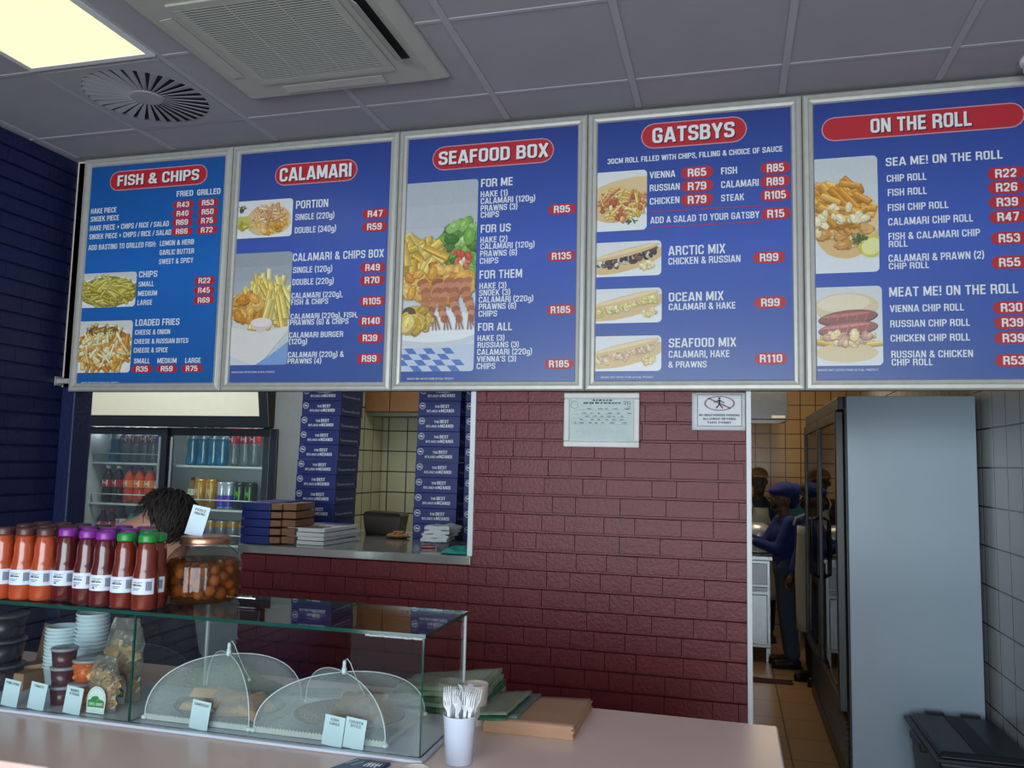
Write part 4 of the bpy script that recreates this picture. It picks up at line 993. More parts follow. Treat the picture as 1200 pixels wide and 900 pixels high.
# ------------------------------------------------------------------ net food covers, plates and food
NET = glass('white_tulle', (250, 250, 250), 1.0, haze=.22, hazecol=(244, 248, 248))
LACE = mat('white_lace', (222, 222, 216), .8, alpha=.75)
def net_cover(lab, x0, x1, y0, y1, zt, seed):
    cx, cy = (x0+x1)/2, (y0+y1)/2; hx, hy = (x1-x0)/2/S_, (y1-y0)/2/S_; H_ = (zt-FZ)/S_
    t = thing('food_cover', lab, 'food cover', (cx, cy, FZ), 0, 'white net food covers')
    def rib(sx, sy, u):      # arc from the crown to the foot
        a = u*PI/2; r = math.sin(a)**.92; z = H_*(math.cos(a)**.80)*.985+.004
        return Vector((sx*hx*r, sy*hy*r, z))
    n, m = 14, 10; b = BM()
    cs = [(-1,-1),(1,-1),(1,1),(-1,1)]; G = {}
    for q in range(4):
        A, B = cs[q], cs[(q+1)%4]
        for i in range(n+1):
            u = .05+.95*i/n; pa, pb = rib(*A, u), rib(*B, u)
            for k in range(m+1):
                v = k/m; p = pa.lerp(pb, v); s = math.sin(PI*v)
                p.x *= 1-.07*s*math.sin(PI*u); p.y *= 1-.07*s*math.sin(PI*u); p.z += .012*s*math.sin(PI*u)*-1
                G[q,i,k] = b.verts.new(p)
        for i in range(n):
            for k in range(m): b.faces.new((G[q,i,k], G[q,i+1,k], G[q,i+1,k+1], G[q,i,k+1])).smooth = True
    bmesh.ops.remove_doubles(b, verts=b.verts, dist=.0008)
    mk('net', b, NET, t)
    for A in cs:
        b = BM(); tube(b, [rib(*A, u/12) for u in range(0, 13)], .0020, 6); mk('rib', b, WHITE, t)
        b = BM(); p = rib(*A, 1); ell(b, (p.x, p.y, .009), (.011, .011, .008)); mk('foot', b, WHITE, t)
    for q in range(4):
        A, B = cs[q], cs[(q+1)%4]; pa, pb = rib(*A, 1), rib(*B, 1); b = BM(); N_ = 40
        for k in range(N_):
            p0, p1 = pa.lerp(pb, k/N_), pa.lerp(pb, (k+1)/N_)
            poly(b, [(p0.x,p0.y,.002),(p1.x,p1.y,.002),(p1.x,p1.y,.017),((p0.x+p1.x)/2,(p0.y+p1.y)/2,.023),(p0.x,p0.y,.017)])
        mk('lace_hem', b, LACE, t)
    b = BM(); lathe(b, [(.007,H_-.006),(.0085,H_),(.0085,H_+.016),(.006,H_+.017),(.006,H_+.034),(.0035,H_+.040)], 14); mk('finial', b, WHITE, t)
    b = BM(); pts_ = [Vector((0,0,H_+.036)), Vector((.01,0,H_+.046)), Vector((.022,.002,H_+.030)), Vector((.036,.004,H_-.002)), Vector((.060,.006,H_-.045)), Vector((.082,.008,H_-.078))]
    tube(b, pts_, .0013, 6); ell(b, (.082,.008,H_-.082), (.006,.006,.006)); mk('pull_cord', b, WHITE, t)
    return t
C1 = (-1.296, PY(291, 864, 1.644).x); C2 = (PY(296, 872, 1.644).x, PY(451, 888, 1.644).x)
net_cover('white net food cover over the samoosas, left of the two', C1[0], C1[1], 1.644, 1.873, PY(277, 768, 1.754).z, 1)
net_cover('white net food cover over the fried pieces, right of the two', C2[0], C2[1], 1.644, 1.873, PY(408, 789, 1.754).z, 2)

px = (C1[0]+C1[1])/2+.008
b = BM(); lathe(b, [(.09,0),(.10,.002),(.165,.016),(.178,.022),(.176,.025),(.16,.0195),(.095,.007),(.001,.006)], 48, close=False)
o = mk('plate', b, mat('navy_glazed_plate', (28, 44, 100), .35, var=.08), loc=(px, 1.760, FZ+.0005)); o.scale = (1.12, .88, 1); tag(o, 'dark blue plate under the left net cover', 'plate')
SAM = mat('golden_pastry', (196, 146, 92), .6, var=.14, scale=25, bump=.3)
def samosa():
    b = BM(); P_ = [Vector((-.055,-.035,0)), Vector((.062,-.03,0)), Vector((-.012,.055,0))]; c = sum(P_, Vector())/3
    lo = [b.verts.new(p) for p in P_]; hi = [b.verts.new(c+(p-c)*.72+Vector((0,0,.028))) for p in P_]; md = [b.verts.new((P_[i]+P_[(i+1)%3])/2*1.0+Vector((0,0,.016))-(((P_[i]+P_[(i+1)%3])/2-c)*.0)) for i in range(3)]
    b.faces.new(hi); b.faces.new(lo[::-1])
    for i in range(3): b.faces.new((lo[i], lo[(i+1)%3], md[i])); b.faces.new((lo[(i+1)%3], hi[(i+1)%3], md[i])); b.faces.new((hi[(i+1)%3], hi[i], md[i])); b.faces.new((hi[i], lo[i], md[i]))
    o = mk('samoosa', b, SAM, bevel=.005, bseg=3); tag(o, 'golden triangular samoosa under the left net cover', 'samoosa', 'samoosas on the blue plate'); return o
s0 = samoosa = samosa()
sp = [(-.09,-.05,.010,.3,0),(-.085,.045,.022,1.4,.25),(.045,-.055,.010,2.2,0),(.115,-.005,.022,.6,.2),(.13,-.06,.018,-.4,.12),(-.02,.06,.014,3.0,.2),(-.02,.0,.034,1.1,.4),(.07,.055,.02,4.1,.3),(-.1,.0,.042,2.4,.1)]
for k, (x, y, z, a, tl) in enumerate(sp):
    o = s0 if k == 0 else dup(s0)
    o.location = (px+x*S_, 1.760+y*S_, FZ+z*S_); o.rotation_euler = (tl, tl*.4, a); o.scale = (1.15,)*3
px2 = (C2[0]+C2[1])/2+.024
b = BM(); lathe(b, [(.08,0),(.10,.002),(.17,.030),(.182,.036),(.180,.039),(.165,.033),(.095,.007),(.001,.006)], 48, close=False)
o = mk('plate', b, mat('brown_glazed_plate', (84, 58, 46), .4, var=.1), loc=(px2-.007, 1.760, FZ+.0005)); o.scale = (1.05, .85, 1); tag(o, 'brown dish under the right net cover', 'plate')
FRY = [mat('fried_batter', (150, 88, 44), .65, var=.25, scale=40, bump=.8, bscale=90), mat('fried_batter_pale', (176, 116, 62), .65, var=.25, scale=40, bump=.8, bscale=90)]
rn = random.Random(12); fb = []
def fried(k):
    b = BM(); bmesh.ops.create_icosphere(b, subdivisions=3, radius=1)
    ph = [(Vector((rn.uniform(-1,1),rn.uniform(-1,1),rn.uniform(-1,1)))*rn.uniform(2,5), rn.uniform(0,6)) for _ in range(7)]
    for v in b.verts: v.co *= 1+.09*sum(math.sin(v.co.dot(q)+f) for q, f in ph)/2
    for f in b.faces: f.smooth = True
    return mk('fried_piece', b, FRY[k])
for k in range(34):
    if k < 4: o = fried(k % 2); fb.append(o); tag(o, 'crumbed fried piece heaped under the right net cover', 'fried snack', 'fried pieces on the brown dish')
    else: o = dup(fb[k % 4])
    a = rn.uniform(0, 2*PI); q = math.sqrt(rn.random())*.105; lay = 0 if k < 16 else (1 if k < 27 else 2)
    q *= (1, .75, .45)[lay]
    o.location = (px2+(.035+q*math.cos(a)*1.05)*S_, 1.765+q*math.sin(a)*.75*S_, FZ+(.030+lay*.026)*S_); s = rn.uniform(.020, .031)
    o.scale = (s*1.25, s, s*.72); o.rotation_euler = (rn.uniform(-.4,.4), rn.uniform(-.4,.4), rn.uniform(0, 6))

# ------------------------------------------------------------------ things on the counter right of and behind the case
def cup(lab, x, y, r, h, m, nm='plastic_cup', cat='cup', rot=None):
    b = BM(); lathe(b, [(r*.80,0),(r*.83,.001),(r*.99,h-.004),(r*1.02,h-.002),(r*1.0,h),(r*.96,h-.002),(r*.80,.004),(.001,.003)], 32, close=False)
    o = mk(nm, b, m, loc=(x, y, CZ+.0005)); tag(o, lab, cat)
    if rot: o.rotation_euler = rot
    return o
p = PZ(533, 898, CZ); FX, FY = p.x, p.y+.024
cup('white plastic cup full of white plastic forks', FX, FY, .050, .140, mat('white_cup', (212, 222, 240), .3, var=.02))
p = PZ(551, 851, CZ)
cup('cream paper cup standing behind the cup of forks', p.x+.004, p.y+.02, .046, .135, mat('cream_cup', (222, 208, 196), .5, var=.03), 'paper_cup')
def fork():
    b = BM(); n = 9
    P_ = []
    for k in range(n):
        z = .13*k/(n-1); y = .004*math.sin(z*24); P_.append((z, y, .0035+.001*(k/(n-1))))
    for k in range(n-1):
        (z0, y0, w0), (z1, y1, w1) = P_[k], P_[k+1]
        hexa(b, [(-w0,y0-.0012,z0),(w0,y0-.0012,z0),(w0,y0+.0012,z0),(-w0,y0+.0012,z0),(-w1,y1-.0012,z1),(w1,y1-.0012,z1),(w1,y1+.0012,z1),(-w1,y1+.0012,z1)])
    y1 = P_[-1][1]
    hexa(b, [(-.0045,y1-.0012,.13),(.0045,y1-.0012,.13),(.0045,y1+.0012,.13),(-.0045,y1+.0012,.13),(-.0115,y1+.004,.150),(.0115,y1+.004,.150),(.0115,y1+.0064,.150),(-.0115,y1+.0064,.150)])
    for x in (-.0096, -.0032, .0032, .0096):
        pr2 = [(.150, y1+.005, .0019), (.168, y1+.005, .0016), (.187, y1-.003, .0008)]
        for k in range(2):
            (z0, y0, w0), (z2, y2, w2) = pr2[k], pr2[k+1]
            hexa(b, [(x-w0,y0-.001,z0),(x+w0,y0-.001,z0),(x+w0,y0+.001,z0),(x-w0,y0+.001,z0),(x-w2,y2-.001,z2),(x+w2,y2-.001,z2),(x+w2,y2+.001,z2),(x-w2,y2+.001,z2)])
    bmesh.ops.remove_doubles(b, verts=b.verts, dist=.0002)
    return mk('plastic_fork', b, mat('white_fork', (226, 228, 230), .35, var=.02))
f0 = fork(); tag(f0, 'white plastic fork standing tines up in the white cup', 'fork', 'forks in the white cup'); rn = random.Random(9)
for k in range(16):
    o = f0 if k == 0 else dup(f0); a = 2*PI*k/16*2.39+rn.uniform(-.2,.2); q = .010+.016*math.sqrt((k+.5)/16); tl = (.05+.13*(k/15))
    o.location = (FX+q*math.cos(a)*S_, FY+q*math.sin(a)*S_, CZ+(.024+rn.uniform(0,.012))*S_)
    ax = Vector((-math.sin(a), math.cos(a), 0)); R_ = Quaternion(ax, tl) @ Quaternion((0,0,1), rn.uniform(-.8,.8)+(0 if rn.random() < .7 else PI)); o.rotation_mode = 'QUATERNION'; o.rotation_quaternion = R_

# paper and plastic carrier bags
CAM_SCALE = 1.0
def flat_bag(nm, lab, cat, grp, quad, z, th, m, seed, ruffle=0, lift=(0,0,0,0)):
    """a flat folded bag: quad = four counter points (front left, front right, back right, back left)"""
    rn = random.Random(seed); b = BM(); n = 10; T, B_ = {}, {}
    A, Bq, Cq, Dq = [Vector((q[0], q[1], z)) for q in quad]
    o0 = (A+Bq+Cq+Dq)/4
    for i in range(n+1):
        for k in range(n+1):
            u, v = i/n, k/n; p = (A*(1-u)+Bq*u)*(1-v)+(Dq*(1-u)+Cq*u)*v - o0
            lf = (lift[0]*(1-u)+lift[1]*u)*(1-v)+(lift[3]*(1-u)+lift[2]*u)*v
            w_ = ruffle*rn.uniform(0, 1)
            if u in (0, 1) or v in (0, 1): p += Vector((rn.uniform(-ruffle, ruffle)*.8, rn.uniform(-ruffle, ruffle)*.8, 0))
            T[i,k] = b.verts.new((p.x, p.y, th+w_+lf)); B_[i,k] = b.verts.new((p.x, p.y, lf*.9))
    for i in range(n):
        for k in range(n):
            f = b.faces.new((T[i,k], T[i+1,k], T[i+1,k+1], T[i,k+1])); f.smooth = True; b.faces.new((B_[i,k], B_[i,k+1], B_[i+1,k+1], B_[i+1,k]))
    for i in range(n):
        b.faces.new((T[i,0], B_[i,0], B_[i+1,0], T[i+1,0])); b.faces.new((T[i+1,n], B_[i+1,n], B_[i,n], T[i,n]))
        b.faces.new((T[0,i+1], B_[0,i+1], B_[0,i], T[0,i])); b.faces.new((T[n,i], B_[n,i], B_[n,i+1], T[n,i+1]))
    o = mk(nm, b, m, loc=o0); tag(o, lab, cat, grp); return o
def Q(*pts): return [tuple(PZ(x, y, CZ)[:2]) for x, y in pts]
kb = [(566,857),(671,868),(693,832),(600,828)]
nb = 6
for k in range(nb):
    q = [(x+random.uniform(-1.5,1.5)+(0 if i in (0,) else 0), y) for i, (x, y) in enumerate(kb)]
    flat_bag('paper_bag', f'brown kraft paper bag lying flat in the pile by the forks, {ORD[nb-1-k]} from the top', 'bag', 'flat brown paper bags', Q(*q), CZ+.0006+k*.0046, .0042, KRAFT, 20+k, .0003)
zt = CZ+.0006+nb*.0046+.0006
GB = [mat('green_plastic_bag', (30, 92, 66), .35, var=.15, scale=30), mat('olive_plastic_bag', (126, 140, 112), .35, var=.12, scale=30), mat('grey_green_plastic', (96, 116, 108), .35, var=.12)]
def Qz(z, *pts): return [tuple(PZ(x, y, z)[:2]) for x, y in pts]
flat_bag('plastic_bag', 'grey green plastic bag on the brown paper bags, its edge jutting right', 'bag', None, Qz(zt, (572,842),(607,842),(634,815),(600,814)), zt, .004, GB[2], 31, .002)
flat_bag('plastic_bag', 'dark green plastic bag under the olive one beside the forks', 'bag', None, Qz(zt+.007, (560,844),(592,845),(620,814),(585,813)), zt+.0065, .004, GB[0], 32, .002)
flat_bag('plastic_bag', 'olive printed plastic bag topmost beside the forks', 'bag', None, Qz(zt+.013, (562,838),(594,838),(624,811),(566,813)), zt+.013, .003, GB[1], 33, .002)
for k in range(5):
    flat_bag('plastic_bag', f'green plastic bag of the heap behind the case, {ORD[4-k]} from the top', 'bag', 'heaped green bags', [(-.83+.008*k, 1.928), (-.54-.007*k, 1.914), (-.544-.005*k, 2.06), (-.823+.007*k, 2.06)], CZ+.0006+k*.0115, .006, GB[k % 2 if k < 4 else 1], 40+k, .0034, lift=(0, .008+.003*k, .02+.004*k, .0))
# olive cloth, grey tablet behind the case
b = BM(); n = 22
for i in range(n+1):
    for k in range(9):
        u, v = i/n, k/8
        b.verts.new((-2.18+.36*u, 2.80+.05*v, 0))
b.free()
def cloth(nm, lab, cat, x0, x1, y0, y1, z, hgt, m, seed, n=26, mm=12):
    rn = random.Random(seed); ph = [(rn.uniform(4, 16), rn.uniform(4, 16), rn.uniform(0, 6)) for _ in range(6)]; b = BM(); G = {}
    for i in range(n+1):
        for k in range(mm+1):
            u, v = i/n, k/mm; s = sum(math.sin(a*u+c*v+f) for a, c, f in ph)/6
            e = (math.sin(PI*min(1, max(0, u)))*math.sin(PI*min(1, max(0, v))))**.5
            G[i,k] = b.verts.new(((x1-x0)*(u-.5)*(1+.04*math.sin(9*v+seed)), (y1-y0)*(v-.5)*(1+.06*math.sin(7*u+seed)), .003+hgt*e*(.6+.55*s)))
    for i in range(n):
        for k in range(mm): b.faces.new((G[i,k], G[i+1,k], G[i+1,k+1], G[i,k+1])).smooth = True
    o = mk(nm, b, m, loc=((x0+x1)/2, (y0+y1)/2, z), solid=.004); tag(o, lab, cat); return o
cloth('towel', 'olive green towel bunched on the counter behind the case', 'towel', -1.47, -1.09, 1.91, 1.96, CZ+.001, .068, mat('olive_towel', (112, 116, 40), .9, var=.12, scale=60, bump=.5, bscale=200), 4)
p = PZ(330, 803, CZ)
CAM_SCALE = S_
b = BM(); box(b, (-.075,-.045,0), (.075,.045,.010)); o = mk('tablet', b, mat('grey_tablet', (70, 82, 88), .2), loc=(-1.03, 1.985, CZ+.0005), rot=(0,0,.3), bevel=.003); tag(o, 'small dark grey tablet lying behind the left net cover', 'tablet')

# leaflet and paper cup rim at the very front of the counter
p = PZ(418, 899, CZ)
t = thing('menu_leaflet', 'navy printed leaflet lying in front of the display case', 'leaflet', (p.x, p.y+.003, CZ+.0006), -.12)
b = BM(); hexa(b, [(-.09,-.16,0),(.06,-.16,0),(.085,.045,0),(-.03,.045,0),(-.09,-.16,.004),(.06,-.16,.004),(.085,.045,.010),(-.03,.045,.004)]); mk('paper', b, mat('navy_leaflet', (44, 52, 92), .4), t)
b = BM(); z = .0112
for x0_, y0_, L_, a in ((-.035,.018,.04,.9),(-.012,.012,.04,.9)):
    c, s = math.cos(a), math.sin(a); poly(b, [(x0_,y0_-.03,z-.003),(x0_+c*L_,y0_-.03+s*L_,z),(x0_+c*L_+.003,y0_-.03+s*L_,z),(x0_+.003,y0_-.03,z-.003)])
for k in range(4): tube(b, [(.03+k*.011, -.015, z), (.033+k*.011, .008, z), (.040+k*.011, .02, z), (.038+k*.011, .0, z)], .0012, 5)
mk('print', b, INK, t, recalc=False)
p = PZ(489, 899, CZ+.034)
b = BM(); lathe(b, [(.028,0),(.040,.048),(.0425,.050),(.0425,.053),(.039,.051),(.027,.003),(.001,.002)], 32, close=False)
o = mk('paper_cup', b, mat('cream_cup', (222, 208, 196), .5), loc=(p.x, p.y-.014, CZ+.0005)); tag(o, 'cream paper cup whose rim shows at the bottom of the photo', 'cup')
CAM_SCALE = 1.0

# ------------------------------------------------------------------ serving ledge in the wall opening
LZ = 1.381
t = thing('serving_ledge', 'pale metal topped serving ledge on the low red wall', 'ledge', (-1.5, YW, LZ))
b = BM(); box(b, (-.5,-.022,-.034), (.528,.90,0)); mk('top', b, mat('ledge_metal', (168, 166, 160), .12, metal=.55, var=.05), t, bevel=.003)
b = BM(); box(b, (-.5,.16,-1.38), (.51,.88,-.036)); mk('cabinet', b, mat('ledge_cabinet', (120, 122, 124), .5), t)

BW, BD, BH = .213, .24, .0722
def fish_box(lab, loc, rz):
    b = BM(); box(b, (0,0,0), (BW,BD,BH*.985)); o = mk('fish_box', b, BOXBLUE, loc=loc, rot=(0,0,rz), bevel=.0015); tag(o, lab, 'box', 'stacked blue fish boxes')
    b = BM(); y = -.0008; k_ = BW/.172; kz = BH/.0595
    def tx(s, x, z, w_, h_, bo): text(b, s, (x*k_, y, z*kz), (1,0,0), (0,0,1), w_*k_, h_*kz, 0, bo)
    tx('THE', .068, .0325, .021, .0095, .02); tx('BEST', .092, .0325, .035, .0125, .045)
    tx('INTLANZI IN', .036, .0150, .056, .0095, .01); tx('MZANSI', .094, .0150, .052, .0125, .045)
    cx, cz = .018*k_, .040*kz
    for r0, r1 in ((.0155,.0135),(.0105,.0097)):
        for k in range(20):
            a0, a1 = 2*PI*k/20, 2*PI*(k+1)/20
            poly(b, [(cx+r0*math.cos(a0),y,cz+r0*math.sin(a0)),(cx+r0*math.cos(a1),y,cz+r0*math.sin(a1)),(cx+r1*math.cos(a1),y,cz+r1*math.sin(a1)),(cx+r1*math.cos(a0),y,cz+r1*math.sin(a0))])
    poly(b, [(cx-.009,y,cz-.001),(cx+.007,y,cz-.004),(cx+.009,y,cz),(cx,y,cz+.004),(cx-.008,y,cz+.003)])
    mk('lettering', b, INK, o, recalc=False)
    b = BM(); box(b, (-.0006,-.0006,BH*.86), (BW+.0006,BD,BH*.875)); mk('lid_edge', b, mat('carton_seam', (20, 30, 84), .5), o)
    b = BM(); x = BW+.0008; rn = random.Random(2)
    def sd(y0, z0, y1, z1): poly(b, [(x,y0,z0),(x,y1,z0),(x,y1,z1),(x,y0,z1)])
    sd(.018,.018,.022,.034); sd(.022,.024,.028,.027); sd(.022,.031,.029,.034); q = .034
    while q < .20: L_ = rn.uniform(.006,.012); sd(q,.019,q+L_,.019+rn.uniform(.006,.0095)); q += L_+.003
    mk('side_lettering', b, mat('dim_ink', (170, 174, 186), .6), o, recalc=False)
    return o
bx0 = None
def box_stack(xl, y, n, jit, name, lean=(0,0), rz=0, skip=()):
    global bx0
    rn = random.Random(len(name))
    for k in range(n):
        lab = f'blue fish box, {ORD[k]} from the bottom of the {name}'
        loc = (xl+rn.uniform(-jit,jit)+lean[0]*k, y+rn.uniform(-jit,jit)+lean[1]*k, LZ+.0004+k*BH)
        if bx0 is None: bx0 = fish_box(lab, loc, rz)
        else: dup(bx0, loc, (0,0,rz+rn.uniform(-.012,.012)), lab)
YS = 3.62
xl = PY(344, 600, YS).x
box_stack(xl, YS, 10, .0016, 'left stack in the opening', (.0022, 0), 0)
xr = PY(484, 600, YS).x
box_stack(xr, YS, 10, .0012, 'middle stack in the opening', (.0012, 0), 0)
box_stack(PY(541, 600, YS).x+.001, YS+.02, 10, .0015, 'stack half hidden by the right jamb', (-.0002, 0), 0)
# opened boxes piled at the left end
OB = mat('kraft_inside', (132, 92, 66), .75, var=.1)
a = PZ(288, 635, LZ); c = PZ(322, 637, LZ)
o0 = None; hh_ = .0350
for k in range(5):
    lab = f'flattened blue carton, {ORD[k]} from the bottom of the pile at the ledge left end'
    if o0 is None:
        w = .135; b = BM(); box(b, (0,0,0), (w,.30,hh_*.93)); o0 = mk('flattened_carton', b, BOXBLUE, bevel=.002); tag(o0, lab, 'carton', 'flattened cartons')
        b = BM()
        for z in (.3, .6): box(b, (-.0006,-.0006,hh_*z), (w+.0003,.29,hh_*z+.0012))
        mk('fold_line', b, mat('carton_seam', (20, 30, 84), .5), o0)
        b = BM()
        hexa(b, [(w+.0005,.006,.003),(w+.042,.02,.004),(w+.042,.11,.004),(w+.0005,.11,.003),(w+.0005,.006,hh_*.85),(w+.042,.02,hh_*.8),(w+.042,.11,hh_*.8),(w+.0005,.11,hh_*.85)])
        box(b, (w+.044,.03,.003), (w+.105,.20,hh_*.9)); mk('inner_flap', b, OB, o0, bevel=.002); o = o0
    else: o = dup(o0, label=lab)
    o.location = (a.x+.004+random.uniform(-.003,.003), 3.10+random.uniform(-.002,.002), LZ+.0004+k*hh_); o.rotation_euler = (0,0,.02+random.uniform(-.02,.02))
# newspapers
NP = mat('newsprint', (206, 206, 204), .75, var=.06, scale=30); a = PZ(340, 636, LZ); n0 = None
for k in range(4):
    lab = f'folded newspaper with red headlines, {ORD[k]} from the bottom of the pile on the ledge'
    if n0 is None:
        b = BM(); w, d, h = .175, .30, .017; prf = []
        for q in range(9): an = -PI/2+PI*q/8; prf.append((-h/2*math.cos(an)*.9, h/2+h/2*math.sin(an)*.96))
        A_ = [b.verts.new((x, 0, z)) for x, z in prf]+[b.verts.new((w,0,h*.9)), b.verts.new((w,0,.001))]
        B_ = [b.verts.new((v.co.x, d, v.co.z)) for v in A_]; b.faces.new(A_); b.faces.new(B_[::-1])
        for i in range(len(A_)): b.faces.new((A_[i], B_[i], B_[(i+1)%len(A_)], A_[(i+1)%len(A_)]))
        n0 = mk('newspaper', b, NP); tag(n0, lab, 'newspaper', 'newspapers on the ledge'); o = n0
        b = BM(); rn = random.Random(3); z = h+.0006
        for r_ in range(3):
            y = .02+r_*.035; x = .012
            while x < .15: L_ = rn.uniform(.008,.02); poly(b, [(x,y,z),(x+L_,y,z),(x+L_,y+.022,z),(x,y+.022,z)], 0 if r_ < 2 else 1); x += L_+.005
        for r_ in range(9):
            y = .135+r_*.009; x = .012
            while x < .15: L_ = rn.uniform(.01,.03); poly(b, [(x,y,z),(x+L_,y,z),(x+L_,y+.004,z),(x,y+.004,z)], 1); x += L_+.004
        box(b, (.012,.222,z-.0006), (.165,.294,z), 2)
        mk('print', b, [mat('red_news_ink', (176, 50, 44), .7), mat('black_news_ink', (60, 60, 62), .7), mat('blue_news_picture', (36, 50, 126), .6)], n0, recalc=False)
    else: o = dup(n0, label=lab)
    o.location = (a.x+.012+(.004,-.004,.005,0)[k], 3.155+(.0,.006,-.004,.004)[k], LZ+.0005+k*.0178); o.rotation_euler = (0,0,(-.02,.03,-.01,.02)[k]-.06)
# dark tray, food, white paper bundle, teal cloth and red lighter
a = PY(428, 626, 3.80)
t = thing('roasting_tin', 'dark brown deep roasting tin on the ledge behind the heap of chips', 'tin', (PY(452, 620, 3.80).x, 3.80, LZ+.0005), .12)
DT = mat('dark_tin', (62, 54, 48), .4, metal=.4)
b = BM(); w, d, h = .098, .07, .098
hexa(b, [(-w*.88,-d*.85,0),(w*.88,-d*.85,0),(w*.88,d*.85,0),(-w*.88,d*.85,0),(-w,-d,h*.9),(w,-d,h*.9),(w,d,h*.9),(-w,d,h*.9)]); mk('body', b, DT, t, bevel=.004)
b = BM(); hexa(b, [(-w*1.05,-d*1.06,h*.9+.0005),(w*1.05,-d*1.06,h*.9+.0005),(w*1.05,d*1.06,h*.9+.0005),(-w*1.05,d*1.06,h*.9+.0005),(-w*.9,-d*.86,h+.012),(w*.86,-d*.86,h+.006),(w*.86,d*.86,h+.006),(-w*.9,d*.86,h+.012)]); mk('lid', b, DT, t, bevel=.003)
p = PY(466, 627, 3.60)
b = BM(); lathe(b, [(.04,0),(.058,.006),(.060,.008),(.057,.0085),(.04,.003),(.001,.002)], 32, close=False); o = mk('saucer', b, mat('dark_plate', (40, 44, 52), .3), loc=(p.x, 3.60, LZ+.0005)); o.scale = (1.05,.8,1); tag(o, 'dark plate under the heap of chips on the ledge', 'plate')
b = BM(); rn = random.Random(6)
for k in range(70):
    a_ = rn.uniform(0, 2*PI); q = math.sqrt(rn.random())*.045; z = .010+.026*(1-q/.045)*rn.random()
    R_ = Quaternion((0,0,1), rn.uniform(0, PI)) @ Quaternion((1,0,0), rn.uniform(-.5,.5)); s = rn.uniform(.010,.018); t_ = .0028
    V = [b.verts.new(Vector((q*math.cos(a_), q*math.sin(a_)*.75, z)) + R_ @ Vector((x*s, y*t_, zz*t_))) for x, y, zz in ((-1,-1,-1),(1,-1,-1),(1,1,-1),(-1,1,-1),(-1,-1,1),(1,-1,1),(1,1,1),(-1,1,1))]
    for q4 in ((3,2,1,0),(4,5,6,7),(0,1,5,4),(1,2,6,5),(2,3,7,6),(3,0,4,7)): b.faces.new([V[i] for i in q4])
o = mk('chips_heap', b, mat('fried_chip', (186, 134, 60), .6, var=.2, scale=60), loc=(p.x, 3.60, LZ+.004)); tag(o, 'small heap of chips on a dark plate on the ledge', 'chips'); o['kind'] = 'stuff'
p = PZ(500, 633, LZ); rn = random.Random(8)
for k in range(4):
    x0 = PZ(522, 634, LZ).x
    b = BM(); n = 10; G = {}
    for i in range(n+1):
        for j_ in range(7):
            u, v = i/n, j_/6; e = .0035*math.sin(9*u+k*2+3*v)+rn.uniform(-.001,.001)
            G[i,j_,0] = b.verts.new((.115*u+.004*math.sin(6*v+k), .15*v, .014+e+.004*math.sin(PI*u))); G[i,j_,1] = b.verts.new((.115*u+.004*math.sin(6*v+k), .15*v, .001+e*.3))
    for i in range(n):
        for j_ in range(6): b.faces.new((G[i,j_,0],G[i+1,j_,0],G[i+1,j_+1,0],G[i,j_+1,0])); b.faces.new((G[i,j_,1],G[i,j_+1,1],G[i+1,j_+1,1],G[i+1,j_,1]))
    for i in range(n): b.faces.new((G[i,0,0],G[i,0,1],G[i+1,0,1],G[i+1,0,0])); b.faces.new((G[i,6,0],G[i+1,6,0],G[i+1,6,1],G[i,6,1]))
    for j_ in range(6): b.faces.new((G[0,j_,0],G[0,j_+1,0],G[0,j_+1,1],G[0,j_,1])); b.faces.new((G[n,j_,0],G[n,j_,1],G[n,j_+1,1],G[n,j_+1,0]))
    o = mk('paper_bundle', b, mat('grey_newsprint', (196, 200, 200), .75, var=.1, scale=60), loc=(x0-.012+.003*k, 3.30+.006*k, LZ+.022+k*.0165), rot=(0,0,.1-.05*k)); tag(o, f'crumpled white folded paper in the bundle by the right jamb, {ORD[3-k]} from the top', 'paper', 'white paper bundle')
cloth('cloth', 'teal green cloth at the right end of the ledge', 'cloth', -1.115, -1.0, 3.09, 3.27, LZ+.0005, .034, mat('teal_cloth', (20, 138, 122), .7, var=.1), 11)
p = PZ(524, 636, LZ); b = BM(); box(b, (-.028,-.010,0), (.028,.010,.012)); o = mk('lighter', b, mat('red_plastic', (150, 30, 36), .3), loc=(p.x+.004, 3.265, LZ+.0006), rot=(0,0,.25), bevel=.004); tag(o, 'small red lighter beside the teal cloth', 'lighter')
b = BM(); box(b, (.0285,-.008,.001), (.038,.008,.011)); mk('lighter_head', b, BLACK, o)
# brown cupboard above the kitchen tiles
a, c = PY(424, 460, 5.92), PY(492, 486, 5.92)
t = thing('wall_cupboard', 'plain brown wooden cupboard high on the cream tiled kitchen wall', 'cupboard', ((a.x+c.x)/2, 6.268, c.z+.02))
w = (c.x-a.x)/2+.10; b = BM(); box(b, (-w,-.345,0), (w,0,.5)); mk('carcass', b, mat('brown_veneer', (150, 104, 62), .5, var=.1), t, bevel=.004)
for k in (-1, 1): b = BM(); box(b, (min(0,k*w)+.004,-.362,.004), (max(0,k*w)-.004,-.347,.496)); mk('door', b, mat('brown_veneer', (150, 104, 62), .5), t, bevel=.002)
b = BM(); box(b, (-w,-.34,-.03), (w,-.02,-.001)); mk('under_rail', b, mat('grey_green_rail', (106, 116, 104), .4), t)

